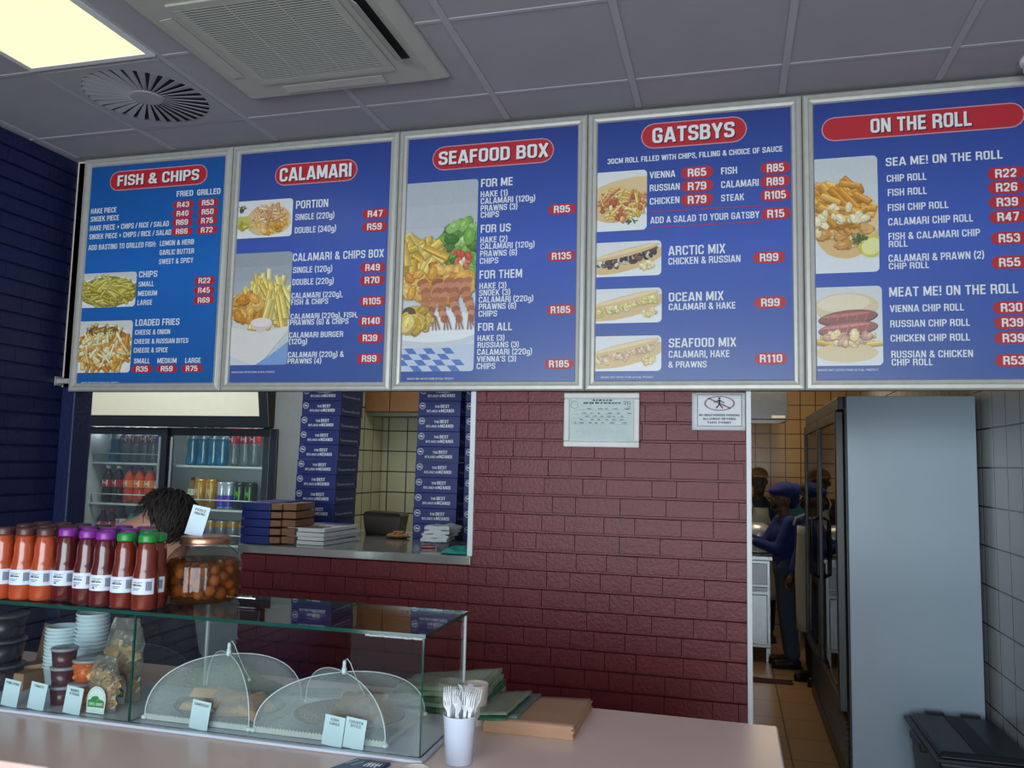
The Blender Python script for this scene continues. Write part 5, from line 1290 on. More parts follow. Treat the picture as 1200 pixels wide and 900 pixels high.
# ------------------------------------------------------------------ drinks fridge behind the counter
FY = 4.3
def Pf(x, y): return PY(x, y, FY)
xa, xb = Pf(88, 480).x, Pf(320, 480).x; zt_ = Pf(200, 461).z+.04; zh = Pf(200, 500.5).z
t = thing('drinks_fridge', 'black two door drinks fridge with a lit white header behind the counter', 'fridge', ((xa+xb)/2, FY, 0)); L = Vector((-(xa+xb)/2, -FY, 0))
BKM = mat('fridge_black', (22, 26, 32), .35); FIN = mat('fridge_liner', (196, 202, 200), .5)
di, do = Pf(107, 520).x, Pf(306, 520).x
b = BM(); fy = FY+.03
box(b, (xa+.03, fy, .12), (xa+.075, FY+.60, zt_)); box(b, (xb-.075, fy, .12), (xb-.03, FY+.60, zt_)); box(b, (xa+.075, fy, zh+.02), (xb-.075, FY+.60, zt_)); box(b, (xa+.075, FY+.55, .12), (xb-.075, FY+.60, zh+.02)); box(b, (xa+.03, fy, .0), (xb-.03, FY+.6, .12)); box(b, (xa+.03, fy, .12), (xb-.03, FY+.1, .32))
mk('cabinet', shift(b, L), BKM, t, bevel=.004)
for x0_, x1_ in ((xa+.024, xa+.0295), (xb-.0295, xb-.024)): b = BM(); box(b, (x0_, FY+.045, .0), (x1_, FY+.60, zt_-.002)); mk('side_panel', shift(b, L), mat('grey_fridge_side', (190, 206, 226), .5, var=.04), t)
b = BM(); box(b, (xa+.076, FY+.535, .32), (xb-.076, FY+.549, zh+.019)); box(b, (xa+.0755, FY+.06, .32), (xa+.082, FY+.53, zh+.019)); box(b, (xb-.082, FY+.06, .32), (xb-.0755, FY+.53, zh+.019)); mk('liner', shift(b, L), FIN, t)
b = BM(); hexa(b, [(xa, FY-.03, zh), (xb, FY-.03, zh), (xb, FY+.028, zh), (xa, FY+.028, zh), (xa, FY-.075, zt_), (xb, FY-.075, zt_), (xb, FY+.028, zt_), (xa, FY+.028, zt_)]); hd = mk('header', shift(b, L), BKM, t, bevel=.006)
p0, p1 = Pf(90.5, 486), Pf(308.5, 489); za, zb = Pf(200, 462).z+.01, Pf(200, 487.5).z
def hy(z): return FY-.03-.045*(z-zh)/(zt_-zh)
b = BM(); hexa(b, [(p0.x,hy(zb)-.004,zb),(p1.x,hy(zb)-.004,zb),(p1.x,hy(zb)+.002,zb),(p0.x,hy(zb)+.002,zb),(p0.x,hy(za)-.004,za),(p1.x,hy(za)-.004,za),(p1.x,hy(za)+.002,za),(p0.x,hy(za)+.002,za)])
mk('lit_sign', shift(b, L), mat('lit_header', (150, 150, 140), .4, emit=(236, 232, 200), es=.44), t, bevel=.002)
xm0, xm1 = Pf(191, 520).x, Pf(203, 520).x
for nm, (l, r) in (('left', (di-.075, xm0+.035)), ('right', (xm0+.012, do+.10))):
    y0 = FY-.012 if nm == 'left' else FY+.010; b = BM(); s = .046
    for lo, hi in (((l,y0,.33),(l+s,y0+.018,zh-.004)),((r-s,y0,.33),(r,y0+.018,zh-.004)),((l+s,y0,zh-.05),(r-s,y0+.018,zh-.004)),((l+s,y0,.33),(r-s,y0+.018,.39))): box(b, lo, hi)
    dr = mk('sliding_door', shift(b, L), BKM, t, bevel=.002)
    b = BM(); box(b, (l+s-.004,y0+.006,.386), (r-s+.004,y0+.010,zh-.046)); mk('glass', shift(b, L), GLASS, dr)
    b = BM(); x = (r-s-.006 if nm == 'left' else l+s-.006); box(b, (x,y0-.008,.6), (x+.014,y0-.0005,zh-.06)); mk('handle', shift(b, L), mat('grey_trim', (150, 156, 158), .3, metal=.5), dr)
SHM = mat('shelf_wire', (206, 212, 208), .4)
sl, sr = xa+.084, (xm0+xm1)/2-.004; sl2, sr2 = (xm0+xm1)/2+.004, xb-.084
def Zs(x, y): return PY(x, y, FY+.09).z
shelves = {}
for nm, l, r, zs in (('L', sl, sr, (Zs(150,542), Zs(150,590), Zs(150,636))), ('R', sl2, sr2, (Zs(255,546), Zs(255,597), Zs(255,638)))):
    for k, z in enumerate(zs):
        b = BM(); box(b, (l, FY+.085, z-.012), (r, FY+.092, z)); 
        for i in range(14): x = l+.01+(r-l-.02)*i/13; box(b, (x-.002, FY+.092, z-.006), (x+.002, FY+.52, z-.001))
        box(b, (l, FY+.51, z-.010), (r, FY+.52, z-.001)); box(b, (l, FY+.3, z-.010), (r, FY+.306, z-.006))
        o = mk('shelf', shift(b, L), SHM, t)
        if not (nm == 'R' and k == 0):
            b = BM(); zz = z+.055; tube(b, [(l+.01,FY+.09,z),(l+.01,FY+.088,zz),(r-.01,FY+.088,zz),(r-.01,FY+.09,z)], .004, 6); mk('guard_rail', shift(b, L), SHM, o)
    shelves[nm] = zs
# lamp strip inside the fridge
b = BM(); box(b, (xa+.09, FY+.10, zh-.035), (xb-.09, FY+.13, zh-.012)); mk('inner_lamp', shift(b, L), mat('fridge_lamp', (240, 244, 246), .4, emit=(225, 240, 250), es=7.0), t)

def drink(h, r, liq, labcol, capcol, lab, kind='bottle', lz=(.42,.62), fill=None, mark=None, cat=None):
    b = BM()
    if kind == 'bottle':
        prof = [(r*.7,0),(r*.95,.006),(r,.02),(r*.97,h*.30),(r*.93,h*.40),(r,h*.48),(r,h*.60),(r*.92,h*.70),(r*.55,h*.84),(r*.36,h*.90),(r*.36,h*.93)]
    else: prof = [(r*.82,0),(r,.008),(r,h-.014),(r*.84,h-.002),(r*.80,h-.003)]
    lathe(b, prof, 18); o = mk('drink_'+kind, b, liq); tag(o, lab, cat or kind, 'drinks in the fridge')
    if kind == 'bottle':
        b = BM(); lathe(b, [(r*.40,h*.915),(r*.43,h*.92),(r*.43,h*.985),(r*.36,h)], 14); mk('cap', b, capcol, o)
        b = BM(); R = r*1.015; lathe(b, [(R,h*lz[0]),(R,h*lz[1])], 18, close=False); lb = mk('label', b, labcol, o)
    else:
        b = BM(); lathe(b, [(r*.80,h-.0028),(r*.78,h-.006),(r*.3,h-.0055)], 18); mk('lid', b, STEEL, o)
        if labcol: b = BM(); lathe(b, [(r*1.012,h*lz[0]),(r*1.012,h*lz[1])], 18, close=False); lb = mk('band', b, labcol, o)
        else: lb = o
    if mark:
        b = BM(); R = r*1.03
        a0, a1, z0, z1 = -PI/2-.5, -PI/2+.5, h*(lz[0]+.06*(lz[1]-lz[0])), h*(lz[1]-.06*(lz[1]-lz[0]))
        rn = random.Random(int(h*1000)); n = 4
        for k in range(n):
            u = a0+(a1-a0)*(k+.15)/n; v = a0+(a1-a0)*(k+.8)/n; m0 = z0+(z1-z0)*(.25*math.sin(k*1.3)+.25); m1 = z1-(z1-z0)*(.2-.2*math.cos(k*2.1))
            poly(b, [(R*math.cos(u),R*math.sin(u),m0),(R*math.cos(v),R*math.sin(v),m0+.006),(R*math.cos(v),R*math.sin(v),m1+.003),(R*math.cos(u),R*math.sin(u),m1)])
        mk('print', b, mark, lb, recalc=False)
    return o
COLA = mat('cola', (34, 18, 18), .12, coat=.5); ORANGE = mat('orange_soda', (196, 66, 30), .15, coat=.5); PETC = glass('clear_pet', (206, 214, 214), 1.45, rough=.05, haze=.16, hazecol=(190, 200, 204)); BLUE = mat('blue_sports_drink', (20, 120, 156), .15, coat=.5)
RL = mat('red_label', (170, 30, 36), .4); OL = mat('orange_label', (226, 120, 40), .4); WL = mat('white_red_label', (206, 196, 196), .4); CL = mat('clear_label', (150, 110, 110), .4, alpha=.75); BLB = mat('blue_label', (40, 90, 170), .4); SL = mat('silver_label', (150, 160, 164), .3, metal=.4)
WC = mat('white_cap', (216, 216, 216), .4); RC = mat('red_cap', (176, 30, 34), .4); BC = mat('blue_cap', (40, 52, 140), .4); KC2 = mat('black_cap', (24, 24, 26), .4)
GOLDC = mat('gold_can', (190, 136, 50), .3, metal=.4); BLKC = mat('black_can', (30, 32, 34), .3); BLUC = mat('blue_can', (30, 60, 190), .3); GRNM = mat('green_claw', (110, 190, 40), .4); SILV = mat('silver_can', (190, 196, 204), .25, metal=.5); WINK = INK
DP = {}
def put(px, side, row, key, spec, lab, dy=.0):
    z = shelves[side][row]+.0006; p = PY(px, 560, FY+.135+dy)
    if key not in DP: o = drink(*spec[0], lab, **spec[1]); DP[key] = o
    else: o = dup(DP[key], label=lab)
    o.location = (p.x, FY+.135+dy, z); o.rotation_euler = (0,0,random.uniform(-.25,.25))
R_ = .038
S = {'clear': ((.24, R_, PETC, CL, WC), dict(mark=WINK, lz=(.5,.72))), 'bluel': ((.24, R_, BLUE, SL, BC), dict(lz=(.62,.8))), 'clearblue': ((.24, R_, PETC, BLB, BC), dict(lz=(.55,.74))),
     'cola': ((.235, R_, COLA, RL, WC), dict(mark=WINK)), 'orange': ((.235, R_, ORANGE, OL, BC), dict(mark=WINK)), 'colab': ((.235, R_, COLA, WL, BC), dict(mark=RL)),
     'colar': ((.20, .037, COLA, RL, RC), dict(mark=WINK)), 'sprite': ((.20, .037, mat('green_bottle', (30, 120, 80), .15, coat=.5), mat('green_label', (60, 160, 90), .4), BC), dict(mark=WINK)),
     'sport': ((.25, .039, BLUE, SL, KC2), dict(mark=mat('dark_mark', (60, 70, 74), .4), lz=(.66,.90))), 'sparkred': ((.25, .038, PETC, RL, RC), dict(mark=WINK, lz=(.55,.74))),
     'golden': ((.185, .040, GOLDC, None, None), dict(kind='can', mark=mat('pale_gold_mark', (226, 200, 130), .4), lz=(.1,.9))), 'energy': ((.17, .031, SILV, BLUC, None), dict(kind='can', lz=(.08,.5), mark=RC)), 'claw': ((.17, .039, BLKC, None, None), dict(kind='can', mark=GRNM, lz=(.2,.85))),
     'iced': ((.19, .030, mat('tea_bottle', (120, 90, 50), .15), WL, KC2), dict(mark=GRNM)), 'goldtop': ((.145, .042, mat('grey_can', (120, 122, 126), .3, metal=.4), GOLDC, None), dict(kind='can', lz=(.72,.93), mark=None))}
rows = [('L',0,'top left fridge shelf',[(134,'bluel','bottle of blue drink'),(146,'clear','clear bottle with a pink label'),(157,'clear','clear bottle with a pink label'),(168,'clear','clear bottle with a pink label'),(178,'clear','clear bottle with a pink label'),(188.5,'clearblue','clear bottle with a blue label')]),
        ('L',1,'second left fridge shelf',[(127,'cola','cola bottle with a red label'),(139.5,'cola','cola bottle with a red label'),(152.5,'orange','orange soda bottle'),(164.5,'orange','orange soda bottle'),(176.5,'orange','orange soda bottle'),(188.5,'colab','dark bottle with a pale label')]),
        ('L',2,'third left fridge shelf',[(123.5,'colar','cola bottle with a red cap'),(134.5,'colar','cola bottle with a red cap'),(146,'colab','dark bottle with a blue cap'),(158,'sprite','green bottle with a blue cap'),(169,'sprite','green bottle with a blue cap')]),
        ('R',0,'top right fridge shelf',[(224.5,'sport','bottle of bright blue sports drink'),(237,'sport','bottle of bright blue sports drink'),(249.5,'sport','bottle of bright blue sports drink'),(260,'sport','bottle of bright blue sports drink'),(273,'sparkred','clear bottle with a red label'),(286,'sparkred','clear bottle with a red label'),(297,'sparkred','clear bottle with a red label')]),
        ('R',1,'second right fridge shelf',[(226.5,'iced','small dark bottle'),(237,'golden','golden can'),(249.5,'golden','golden can'),(261.5,'energy','slim blue and silver can'),(270,'energy','slim blue and silver can'),(283,'claw','black can with green marks'),(295,'claw','black can with green marks')]),
        ('R',2,'third right fridge shelf',[(226,'goldtop','grey can with a gold band'),(238.5,'goldtop','grey can with a gold band'),(251,'goldtop','grey can with a gold band'),(264,'goldtop','grey can with a gold band'),(277.5,'goldtop','grey can with a gold band'),(291,'goldtop','grey can with a gold band')])]
shelves = {'L': [shelves['L'][0], shelves['L'][1], PY(150, 627.5, FY+.135).z], 'R': shelves['R']} if False else shelves
for side, row, place, items in rows:
    c2 = {}
    for px_, key, nm in items:
        n_ = c2.get(nm, 0); c2[nm] = n_+1; tot = sum(1 for q in items if q[2] == nm)
        put(px_, side, row, key, S[key], f'{nm} on the {place}' if tot == 1 else f'{nm}, {ORD[n_]} of its kind on the {place}')

# ------------------------------------------------------------------ tall white sided cooler
RY = 4.9; fx = PY(991.5, 465, RY).x; ftop = PY(1060, 464, RY).z; fb = PY(1142.5, 462.5, RY).x; fyl = 6.95
t = thing('upright_cooler', 'tall white upright cooler with black framed glass doors, side turned to us', 'cooler', (fx, RY, 0)); L = Vector((-fx, -RY, 0))
WS = mat('cooler_white_side', (178, 196, 210), .2, var=.015, scale=3)
b = BM(); box(b, (fx, RY, .06), (fb, RY+.03, ftop)); mk('side_panel', shift(b, L), WS, t, bevel=.004)
b = BM(); box(b, (fx+.01, fyl-.03, .06), (fb, fyl, ftop)); box(b, (fb-.03, RY+.03, .06), (fb, fyl-.03, ftop)); box(b, (fx+.02, RY+.03, ftop-.05), (fb-.03, fyl-.03, ftop)); box(b, (fx+.02, RY+.03, .06), (fb-.03, fyl-.03, .42)); mk('cabinet', shift(b, L), WS, t)
b = BM(); box(b, (fx-.012, RY-.001, .0), (fx-.001, RY+.035, ftop)); box(b, (fx-.040, RY+.036, ftop-.075), (fx+.018, fyl, ftop-.001)); box(b, (fx-.020, RY+.036, .0), (fx+.018, fyl, .10)); mk('front_frame', shift(b, L), BLACK, t, bevel=.003)
b = BM(); box(b, (fx+.02, RY+.04, .0), (fb-.01, fyl-.01, .058)); mk('plinth', shift(b, L), BLACK, t)
for k in range(9):
    b = BM(); z = .12+k*.03; hexa(b, [(fx-.022,RY+.05,z),(fx-.002,RY+.05,z+.008),(fx-.002,fyl-.02,z+.008),(fx-.022,fyl-.02,z),(fx-.022,RY+.05,z+.006),(fx-.002,RY+.05,z+.016),(fx-.002,fyl-.02,z+.016),(fx-.022,fyl-.02,z+.006)]); mk('grille_slat', shift(b, L), BLACK, t)
ym = (RY+fyl)/2+.02
for nm, (y0, y1) in (('near', (RY+.045, ym-.004)), ('far', (ym+.004, fyl-.004))):
    b = BM(); s = .06; z0, z1 = .42, ftop-.085; x0, x1 = fx-.055, fx-.014
    for lo, hi in (((x0,y0,z0),(x1,y0+s,z1)),((x0,y1-s,z0),(x1,y1,z1)),((x0,y0+s,z1-s),(x1,y1-s,z1)),((x0,y0+s,z0),(x1,y1-s,z0+s))): box(b, lo, hi)
    dr = mk('door', shift(b, L), BLACK, t, bevel=.003)
    b = BM(); box(b, (x0+.012,y0+s-.004,z0+s-.004), (x0+.020,y1-s+.004,z1-s+.004)); mk('glass', shift(b, L), glass('smoked_glass_'+nm, (176, 180, 172)), dr)
    yy = (y1-.03) if nm == 'near' else (y0+.03); b = BM(); tube(b, [(x0,yy,1.02),(x0-.045,yy,1.04),(x0-.045,yy,1.40),(x0,yy,1.42)], .011, 8); mk('handle', shift(b, L), BLACK, dr)
for z in (.75, 1.1, 1.45, 1.75):
    b = BM()
    for i in range(30): y = RY+.06+i*(fyl-RY-.12)/29; box(b, (fx+.03,y-.002,z-.004), (fb-.05,y+.002,z))
    box(b, (fx+.03,RY+.05,z-.014), (fx+.036,fyl-.05,z)); mk('shelf', shift(b, L), SHM, t)
# dark storage crate in front of it
p = PY(1063, 834, 4.80); bx, bz = p.x, p.z
t = thing('storage_crate', 'dark grey plastic storage crate with a lid beside the white cooler', 'crate', (bx, 4.82, 0)); CR = mat('charcoal_plastic', (34, 38, 45), .42, var=.06)
w, d = XR-.012-bx, .66; h = bz-.045
b = BM(); hexa(b, [(.05,-d+.05,0),(w-.02,-d+.05,0),(w-.02,-.04,0),(.05,-.04,0),(.012,-d+.012,h),(w-.008,-d+.012,h),(w-.008,-.012,h),(.012,-.012,h)]); mk('body', b, CR, t, bevel=.012)
b = BM(); box(b, (-.012,-d-.004,h+.001), (w,.006,h+.02)); hexa(b, [(.012,-d+.02,h+.02),(w-.012,-d+.02,h+.02),(w-.012,-.014,h+.02),(.012,-.014,h+.02),(.03,-d+.04,h+.045),(w-.03,-d+.04,h+.045),(w-.03,-.03,h+.045),(.03,-.03,h+.045)])
lid = mk('lid', b, CR, t, bevel=.006)
b = BM(); box(b, (.17,-d+.05,h+.0455), (.255,-.04,h+.048)); mk('recess_panel', b, mat('charcoal_matt', (28, 33, 40), .6), lid)
for x in (.09, .26):
    b = BM(); box(b, (x,-.012,h+.021), (x+.09,.010,h+.052)); mk('hinge', b, CR, t, bevel=.003)
b = BM(); box(b, (-.026,-d*.66,h-.03), (.012,-d*.3,h+.010)); mk('side_handle', b, CR, t, bevel=.008)
b = BM(); box(b, (.22,-d-.024,h-.075), (.40,-d-.005,h+.012)); mk('clip', b, mat('yellow_clip', (226, 158, 40), .4), t, bevel=.006)

# ------------------------------------------------------------------ kitchen beyond the doorway
KY = 7.9
a, c = PY(868, 655, KY), PY(905.5, 655, KY); xr_ = c.x; zc = PY(900, 653, KY).z
t = thing('steel_worktable', 'stainless steel cooking bench with a lower door inside the kitchen', 'worktable', (xr_, KY, 0)); L = Vector((-xr_, -KY, 0))
b = BM(); box(b, (-.5, KY, .12), (xr_-.02, KY+.55, zc-.03)); mk('body', shift(b, L), STEEL, t, bevel=.006)
b = BM(); box(b, (-.5, KY-.03, zc-.03), (xr_, KY+.57, zc+.01)); mk('top', shift(b, L), STEEL, t, bevel=.005)
b = BM(); box(b, (xr_-.30, KY-.018, .15), (xr_-.05, KY-.001, zc-.34)); mk('door', shift(b, L), STEEL, t, bevel=.006)
b = BM(); box(b, (xr_-.30, KY-.018, zc-.31), (xr_-.05, KY-.001, zc-.27)); box(b, (xr_-.30, KY-.014, zc-.25), (xr_-.05, KY-.001, zc-.06)); mk('control_panel', shift(b, L), mat('steel_panel', (150, 152, 152), .35, metal=.7), t, bevel=.004)
for x in (-.4, xr_-.06): b = BM(); box(b, (x, KY+.02, 0), (x+.035, KY+.055, .12)); mk('leg', shift(b, L), STEEL, t)
p = PY(888, 630, KY+.25)
b = BM(); lathe(b, [(.10,0),(.13,.02),(.135,.20),(.10,.26),(.06,.28)], 24); o = mk('steel_pot', b, mat('pale_steel', (196, 200, 204), .35, metal=.6), loc=(p.x, KY+.28, zc+.011)); tag(o, 'pale steel pot on the kitchen bench', 'pot')
a, c = PY(868, 455, 8.0), PY(924, 492, 8.0)
t = thing('extractor_hood', 'stainless steel extractor hood at the top of the doorway', 'hood', (c.x, 8.0, c.z)); 
b = BM(); hexa(b, [(-.5,0,0),(0,0,0),(0,.8,0),(-.5,.8,0),(-.5,.02,2.9-c.z-.002),(-.015,.02,2.9-c.z-.002),(-.015,.78,2.9-c.z-.002),(-.5,.78,2.9-c.z-.002)]); mk('canopy', b, STEEL, t, bevel=.01)
b = BM(); hexa(b, [(-.5,.0,-.035),(-.09,.0,-.035),(-.0,.1,-.001),(-.5,.1,-.001),(-.5,.0,-.001),(-.02,.0,-.001),(-.005,.1,-.0005),(-.5,.1,-.0005)]); mk('drip_tray', b, mat('steel_panel', (150, 152, 152), .35), t)
b = BM(); box(b, (-.15,-.006,.015), (-.03,-.001,.04)); mk('badge', b, INK, t)
p = PY(945, 592, 9.05)
b = BM(); box(b, (p.x-.16, 9.06, p.z-.12), (XR-.02, 9.09, p.z+.01)); o = mk('teal_board', shift(b, Vector((-p.x, -9.06, -p.z))), mat('teal_panel', (34, 118, 122), .5), loc=(p.x, 9.06, p.z)); tag(o, 'teal board fixed on the tan kitchen tiles', 'board')
# small prep table with boxes below, at the back
a = PY(934, 742, 8.60)
t = thing('prep_table', 'thin legged prep table at the back of the kitchen', 'table', (a.x+.3, 8.70, 0))
b = BM(); box(b, (-.32,-.25,.86), (.28,.35,.89)); mk('table_top', b, STEEL, t, bevel=.003)
for x, y in ((-.3,-.22),(.25,-.22),(-.3,.32),(.25,.32)): b = BM(); box(b, (x-.016,y-.016,0), (x+.016,y+.016,.859)); mk('leg', b, STEEL, t)
b = BM(); box(b, (-.24,-.1,.24), (.14,.25,.50)); box(b, (-.245,-.105,.44), (.145,.255,.505)); o = mk('cardboard_box', b, KC, loc=(a.x+.36, 8.70, .001), bevel=.003); tag(o, 'brown cardboard box under the prep table', 'box')
b = BM(); box(b, (-.22,-.1,0), (.12,.24,.235)); box(b, (-.225,-.105,.20), (.125,.245,.238)); o = mk('plastic_crate', b, BLACK, loc=(a.x+.36, 8.70, .001), bevel=.004); tag(o, 'black crate under the brown box below the prep table', 'crate')
p = PZ(900, 799, 0)
cloth('floor_cloth', 'thin dark cloth lying on the kitchen floor inside the doorway', 'cloth', p.x-.35, PZ(928, 799, 0).x, p.y-.05, p.y+.10, .001, .012, mat('dark_red_cloth', (58, 30, 26), .9), 5)

# ------------------------------------------------------------------ people
SKIN = mat('brown_skin', (70, 46, 38), .5, var=.05); SKINL = mat('light_skin', (202, 150, 128), .5, var=.05); SKM = mat('mid_skin', (92, 62, 50), .5, var=.05)
def face(t, c, fwd_, r, skin, mask=None, k=1.0):
    """nose, eyes, brows, ears and mouth on a head of centre c looking along fwd_"""
    f = Vector(fwd_).normalized(); s = f.cross(Vector((0,0,1))).normalized(); u = s.cross(f)
    b = BM(); capsule(b, c+f*r*.86+u*r*.08, r*.10, c+f*r*1.10-u*r*.20, r*.15, 10); ell(b, c+f*r*1.02-u*r*.26, (r*.2,r*.16,r*.1)); mk('nose', b, skin, t, remesh=r*.05)
    for q in (-1, 1):
        b = BM(); ell(b, c+f*r*.84+s*q*r*.33+u*r*.06, (r*.10,)*3, seg=10, rings=7); e = mk('eye', b, mat('eye_white', (150, 142, 134), .4), t)
        b = BM(); ell(b, c+f*r*.94+s*q*r*.34+u*r*.06, (r*.06,)*3, seg=8, rings=6); mk('iris', b, BLACK, e)
        b = BM(); capsule(b, c+f*r*.95+s*q*r*.18+u*r*.24, r*.035, c+f*r*.80+s*q*r*.52+u*r*.24, r*.025, 6); mk('eyebrow', b, BLACK, t)
        b = BM(); ell(b, c+s*q*r*.86-f*r*.08, (r*.16,r*.16,r*.28), seg=12, rings=8); mk('ear', b, skin, t)
    if mask is None:
        b = BM(); capsule(b, c+f*r*.88+s*r*.22-u*r*.52, r*.06, c+f*r*.88-s*r*.22-u*r*.52, r*.06, 8); mk('mouth', b, mat('lips', (96, 52, 50), .4), t)
    else:
        b = BM(); ell(b, c+f*r*.62-u*r*.52, (r*.52,r*.52,r*.48), seg=16, rings=10); mk('face_mask', b, mask, t)
def hand(b, w, d, pal, L_=.17, curl=.6, side=1):
    """palm and five bent fingers grown on bmesh b from the wrist w along d; pal = palm normal"""
    d = Vector(d).normalized(); n = Vector(pal).normalized(); s = d.cross(n).normalized()*side
    capsule(b, w, .026, w+d*L_*.28, .030, 10, (1.2,.8)); k0 = w+d*L_*.45
    for i, (o_, l) in enumerate(((-.030,.40),(-.010,.46),(.010,.43),(.029,.34))):
        p = k0+s*o_; r = .0095; a = d
        capsule(b, w+d*L_*.2+s*o_*.7, .015, p, .011, 8)
        for q in range(3):
            a = (a*math.cos(curl*.6)+n*math.sin(curl*.6)).normalized(); e = p+a*l*L_*(.42,.32,.26)[q]; capsule(b, p, r, e, r*.9, 8); p = e; r *= .9
    p = w+d*L_*.12-s*.026; a = (d*.7-s*.7+n*.2).normalized(); e = p+a*L_*.24; capsule(b, p, .014, e, .011, 8); capsule(b, e, .011, e+(d*.9+n*.4-s*.1).normalized()*L_*.2, .009, 8)
def leg_set(hips, knees, ankles, toes, rt=.088, rk=.058, ra=.045):
    b = BM()
    for h, k, a in zip(hips, knees, ankles): capsule(b, h, rt, k, rk); capsule(b, k, rk, a, ra)
    capsule(b, hips[0]+Vector((0,0,.03)), rt*1.15, hips[1]+Vector((0,0,.03)), rt*1.15); return b
def shoe(t, a, toe, m):
    b = BM(); a = Vector(a); f = (Vector(toe)-a); f.z = 0; f = f.normalized()
    capsule(b, a+Vector((0,0,.02)), .048, Vector((a.x, a.y, .045)), .044); capsule(b, Vector((a.x,a.y,.042))-f*.03, .040, Vector((a.x,a.y,.036))+f*.15, .036, 12, (1.15,1))
    o = mk('shoe', b, m, t, remesh=.008)
    b = BM(); s = f.cross(Vector((0,0,1)))
    P_ = [a-f*.075, a-f*.07+s*.04, a+f*.06+s*.045, a+f*.15+s*.044, a+f*.19, a+f*.15-s*.044, a+f*.06-s*.045, a-f*.07-s*.04]
    lo = [b.verts.new((p.x,p.y,.0005)) for p in P_]; hi = [b.verts.new((p.x,p.y,.018)) for p in P_]; b.faces.new(lo[::-1]); b.faces.new(hi)
    for i in range(8): b.faces.new((lo[i], lo[(i+1)%8], hi[(i+1)%8], hi[i]))
    mk('sole', b, BLACK, o)
V = Vector
def person(lab, base, rz, P, skin, top, bottom, shoes, head_dir, mask=None):
    """P: joints in the person's own frame, facing -y"""
    t = thing('person', lab, 'person', base, rz)
    hc = V(P['head']); hr = .098
    b = BM(); ell(b, hc+V((0,.008,.02)), (.080,.098,.112)); f = V(head_dir).normalized(); capsule(b, hc+f*.03-V((0,0,.03)), .066, hc+f*.045-V((0,0,.075)), .045)
    nk = V(P['neck']); capsule(b, nk-V((0,0,.06)), .056, hc-V((0,0,.05)), .052)
    capsule(b, nk-V((0,0,.10)), .07, V(P['waist']), .09)
    for s in ('L', 'R'):
        sh, el_, wr = V(P['sh'+s]), V(P['el'+s]), V(P['wr'+s]); capsule(b, sh, .040, el_, .036); capsule(b, el_, .036, wr, .025); d = (wr-el_).normalized()
        hand(b, wr, d, V(P.get('pal'+s, (0,0,-1))), side=1 if s == 'R' else -1, curl=P.get('curl', .7))
        capsule(b, V(P['hip'+s]), .07, V(P['kn'+s]), .045); capsule(b, V(P['kn'+s]), .045, V(P['an'+s]), .034)
    mk('body', b, skin, t, remesh=.0085)
    face(t, hc+V((0,0,.0)), head_dir, hr, skin, mask)
    b = BM(); ch = V(P['chest']); wa = V(P['waist'])
    a, c = V(P['shL']), V(P['shR'])
    capsule(b, a.lerp(c,.12), .062, a.lerp(c,.88), .062); capsule(b, ch, .135, wa, .125, 16, (1.25,.88) if False else (1.0,1.0)); capsule(b, ch+V((.05,0,.02)), .11, wa+V((.04,0,-.05)), .118); capsule(b, ch+V((-.05,0,.02)), .11, wa+V((-.04,0,-.05)), .118); capsule(b, nk-V((0,0,.07)), .075, ch, .12)
    for s in ('L', 'R'):
        sh, el_, wr = V(P['sh'+s]), V(P['el'+s]), V(P['wr'+s]); capsule(b, sh, .064, el_, .053); capsule(b, el_, .053, el_.lerp(wr, P.get('sleeve', .85)), .042)
    mk('shirt', b, top, t, remesh=.011)
    hp = [V(P['hipL']), V(P['hipR'])]; b = leg_set(hp, [V(P['knL']), V(P['knR'])], [V(P['anL'])+V((0,0,.03)), V(P['anR'])+V((0,0,.03))], None, .105, .075, .062); capsule(b, wa-V((0,0,.10)), .128, (hp[0]+hp[1])/2+V((0,.03,.03)), .135)
    mk('trousers', b, bottom, t, remesh=.011)
    for s in ('L', 'R'): an = V(P['an'+s]); shoe(t, an, an+V(P.get('toe', (0,-1,0))), shoes)
    return t, hc
BLUT = mat('royal_blue_cloth', (14, 36, 104), .85, var=.08); GRYB = mat('slate_blue_cloth', (52, 68, 98), .85, var=.06); BLKS = mat('black_leather', (16, 16, 18), .5); WAP = mat('white_apron_cloth', (176, 176, 168), .85, var=.05); DKT = mat('dark_trousers', (20, 20, 26), .85)
# woman in the blue head wrap, facing left and a little away
p = PY(921, 640, 7.80)
P = dict(head=(0,-.03,1.47), neck=(0,0,1.335), chest=(0,.0,1.14), waist=(0,.01,.95), shL=(.165,.0,1.27), shR=(-.165,.0,1.27), elL=(.185,-.12,1.03), elR=(-.17,-.15,1.05), wrL=(.07,-.32,1.10), wrR=(-.07,-.36,1.13), palL=(-1,0,.3), palR=(1,0,.3),
         hipL=(.085,.02,.84), hipR=(-.085,.02,.84), knL=(.09,-.01,.46), knR=(-.085,.02,.46), anL=(.09,.03,.09), anR=(-.085,.05,.09), sleeve=.8)
t, hc = person('person in a royal blue head wrap and blue top facing left in the kitchen', (p.x, 7.80, 0), math.radians(-78), P, SKM, BLUT, GRYB, BLKS, (0,-1,-.05), mat('black_mask', (22, 24, 34), .8))
b = BM(); ell(b, hc+V((0,.03,.075)), (.105,.125,.085)); ell(b, hc+V((0,.11,.05)), (.095,.085,.10)); ell(b, hc+V((0,-.01,.07)), (.100,.112,.055)); ell(b, hc+V((0,.09,-.02)), (.075,.06,.07)); mk('head_wrap', b, BLUT, t, remesh=.009)
b = BM(); ell(b, hc+V((-.09,-.05,.075)), (.018,.03,.014), rot=Quaternion((0,0,1),.3)); mk('wrap_badge', b, INK, t)
b = BM(); G = {}
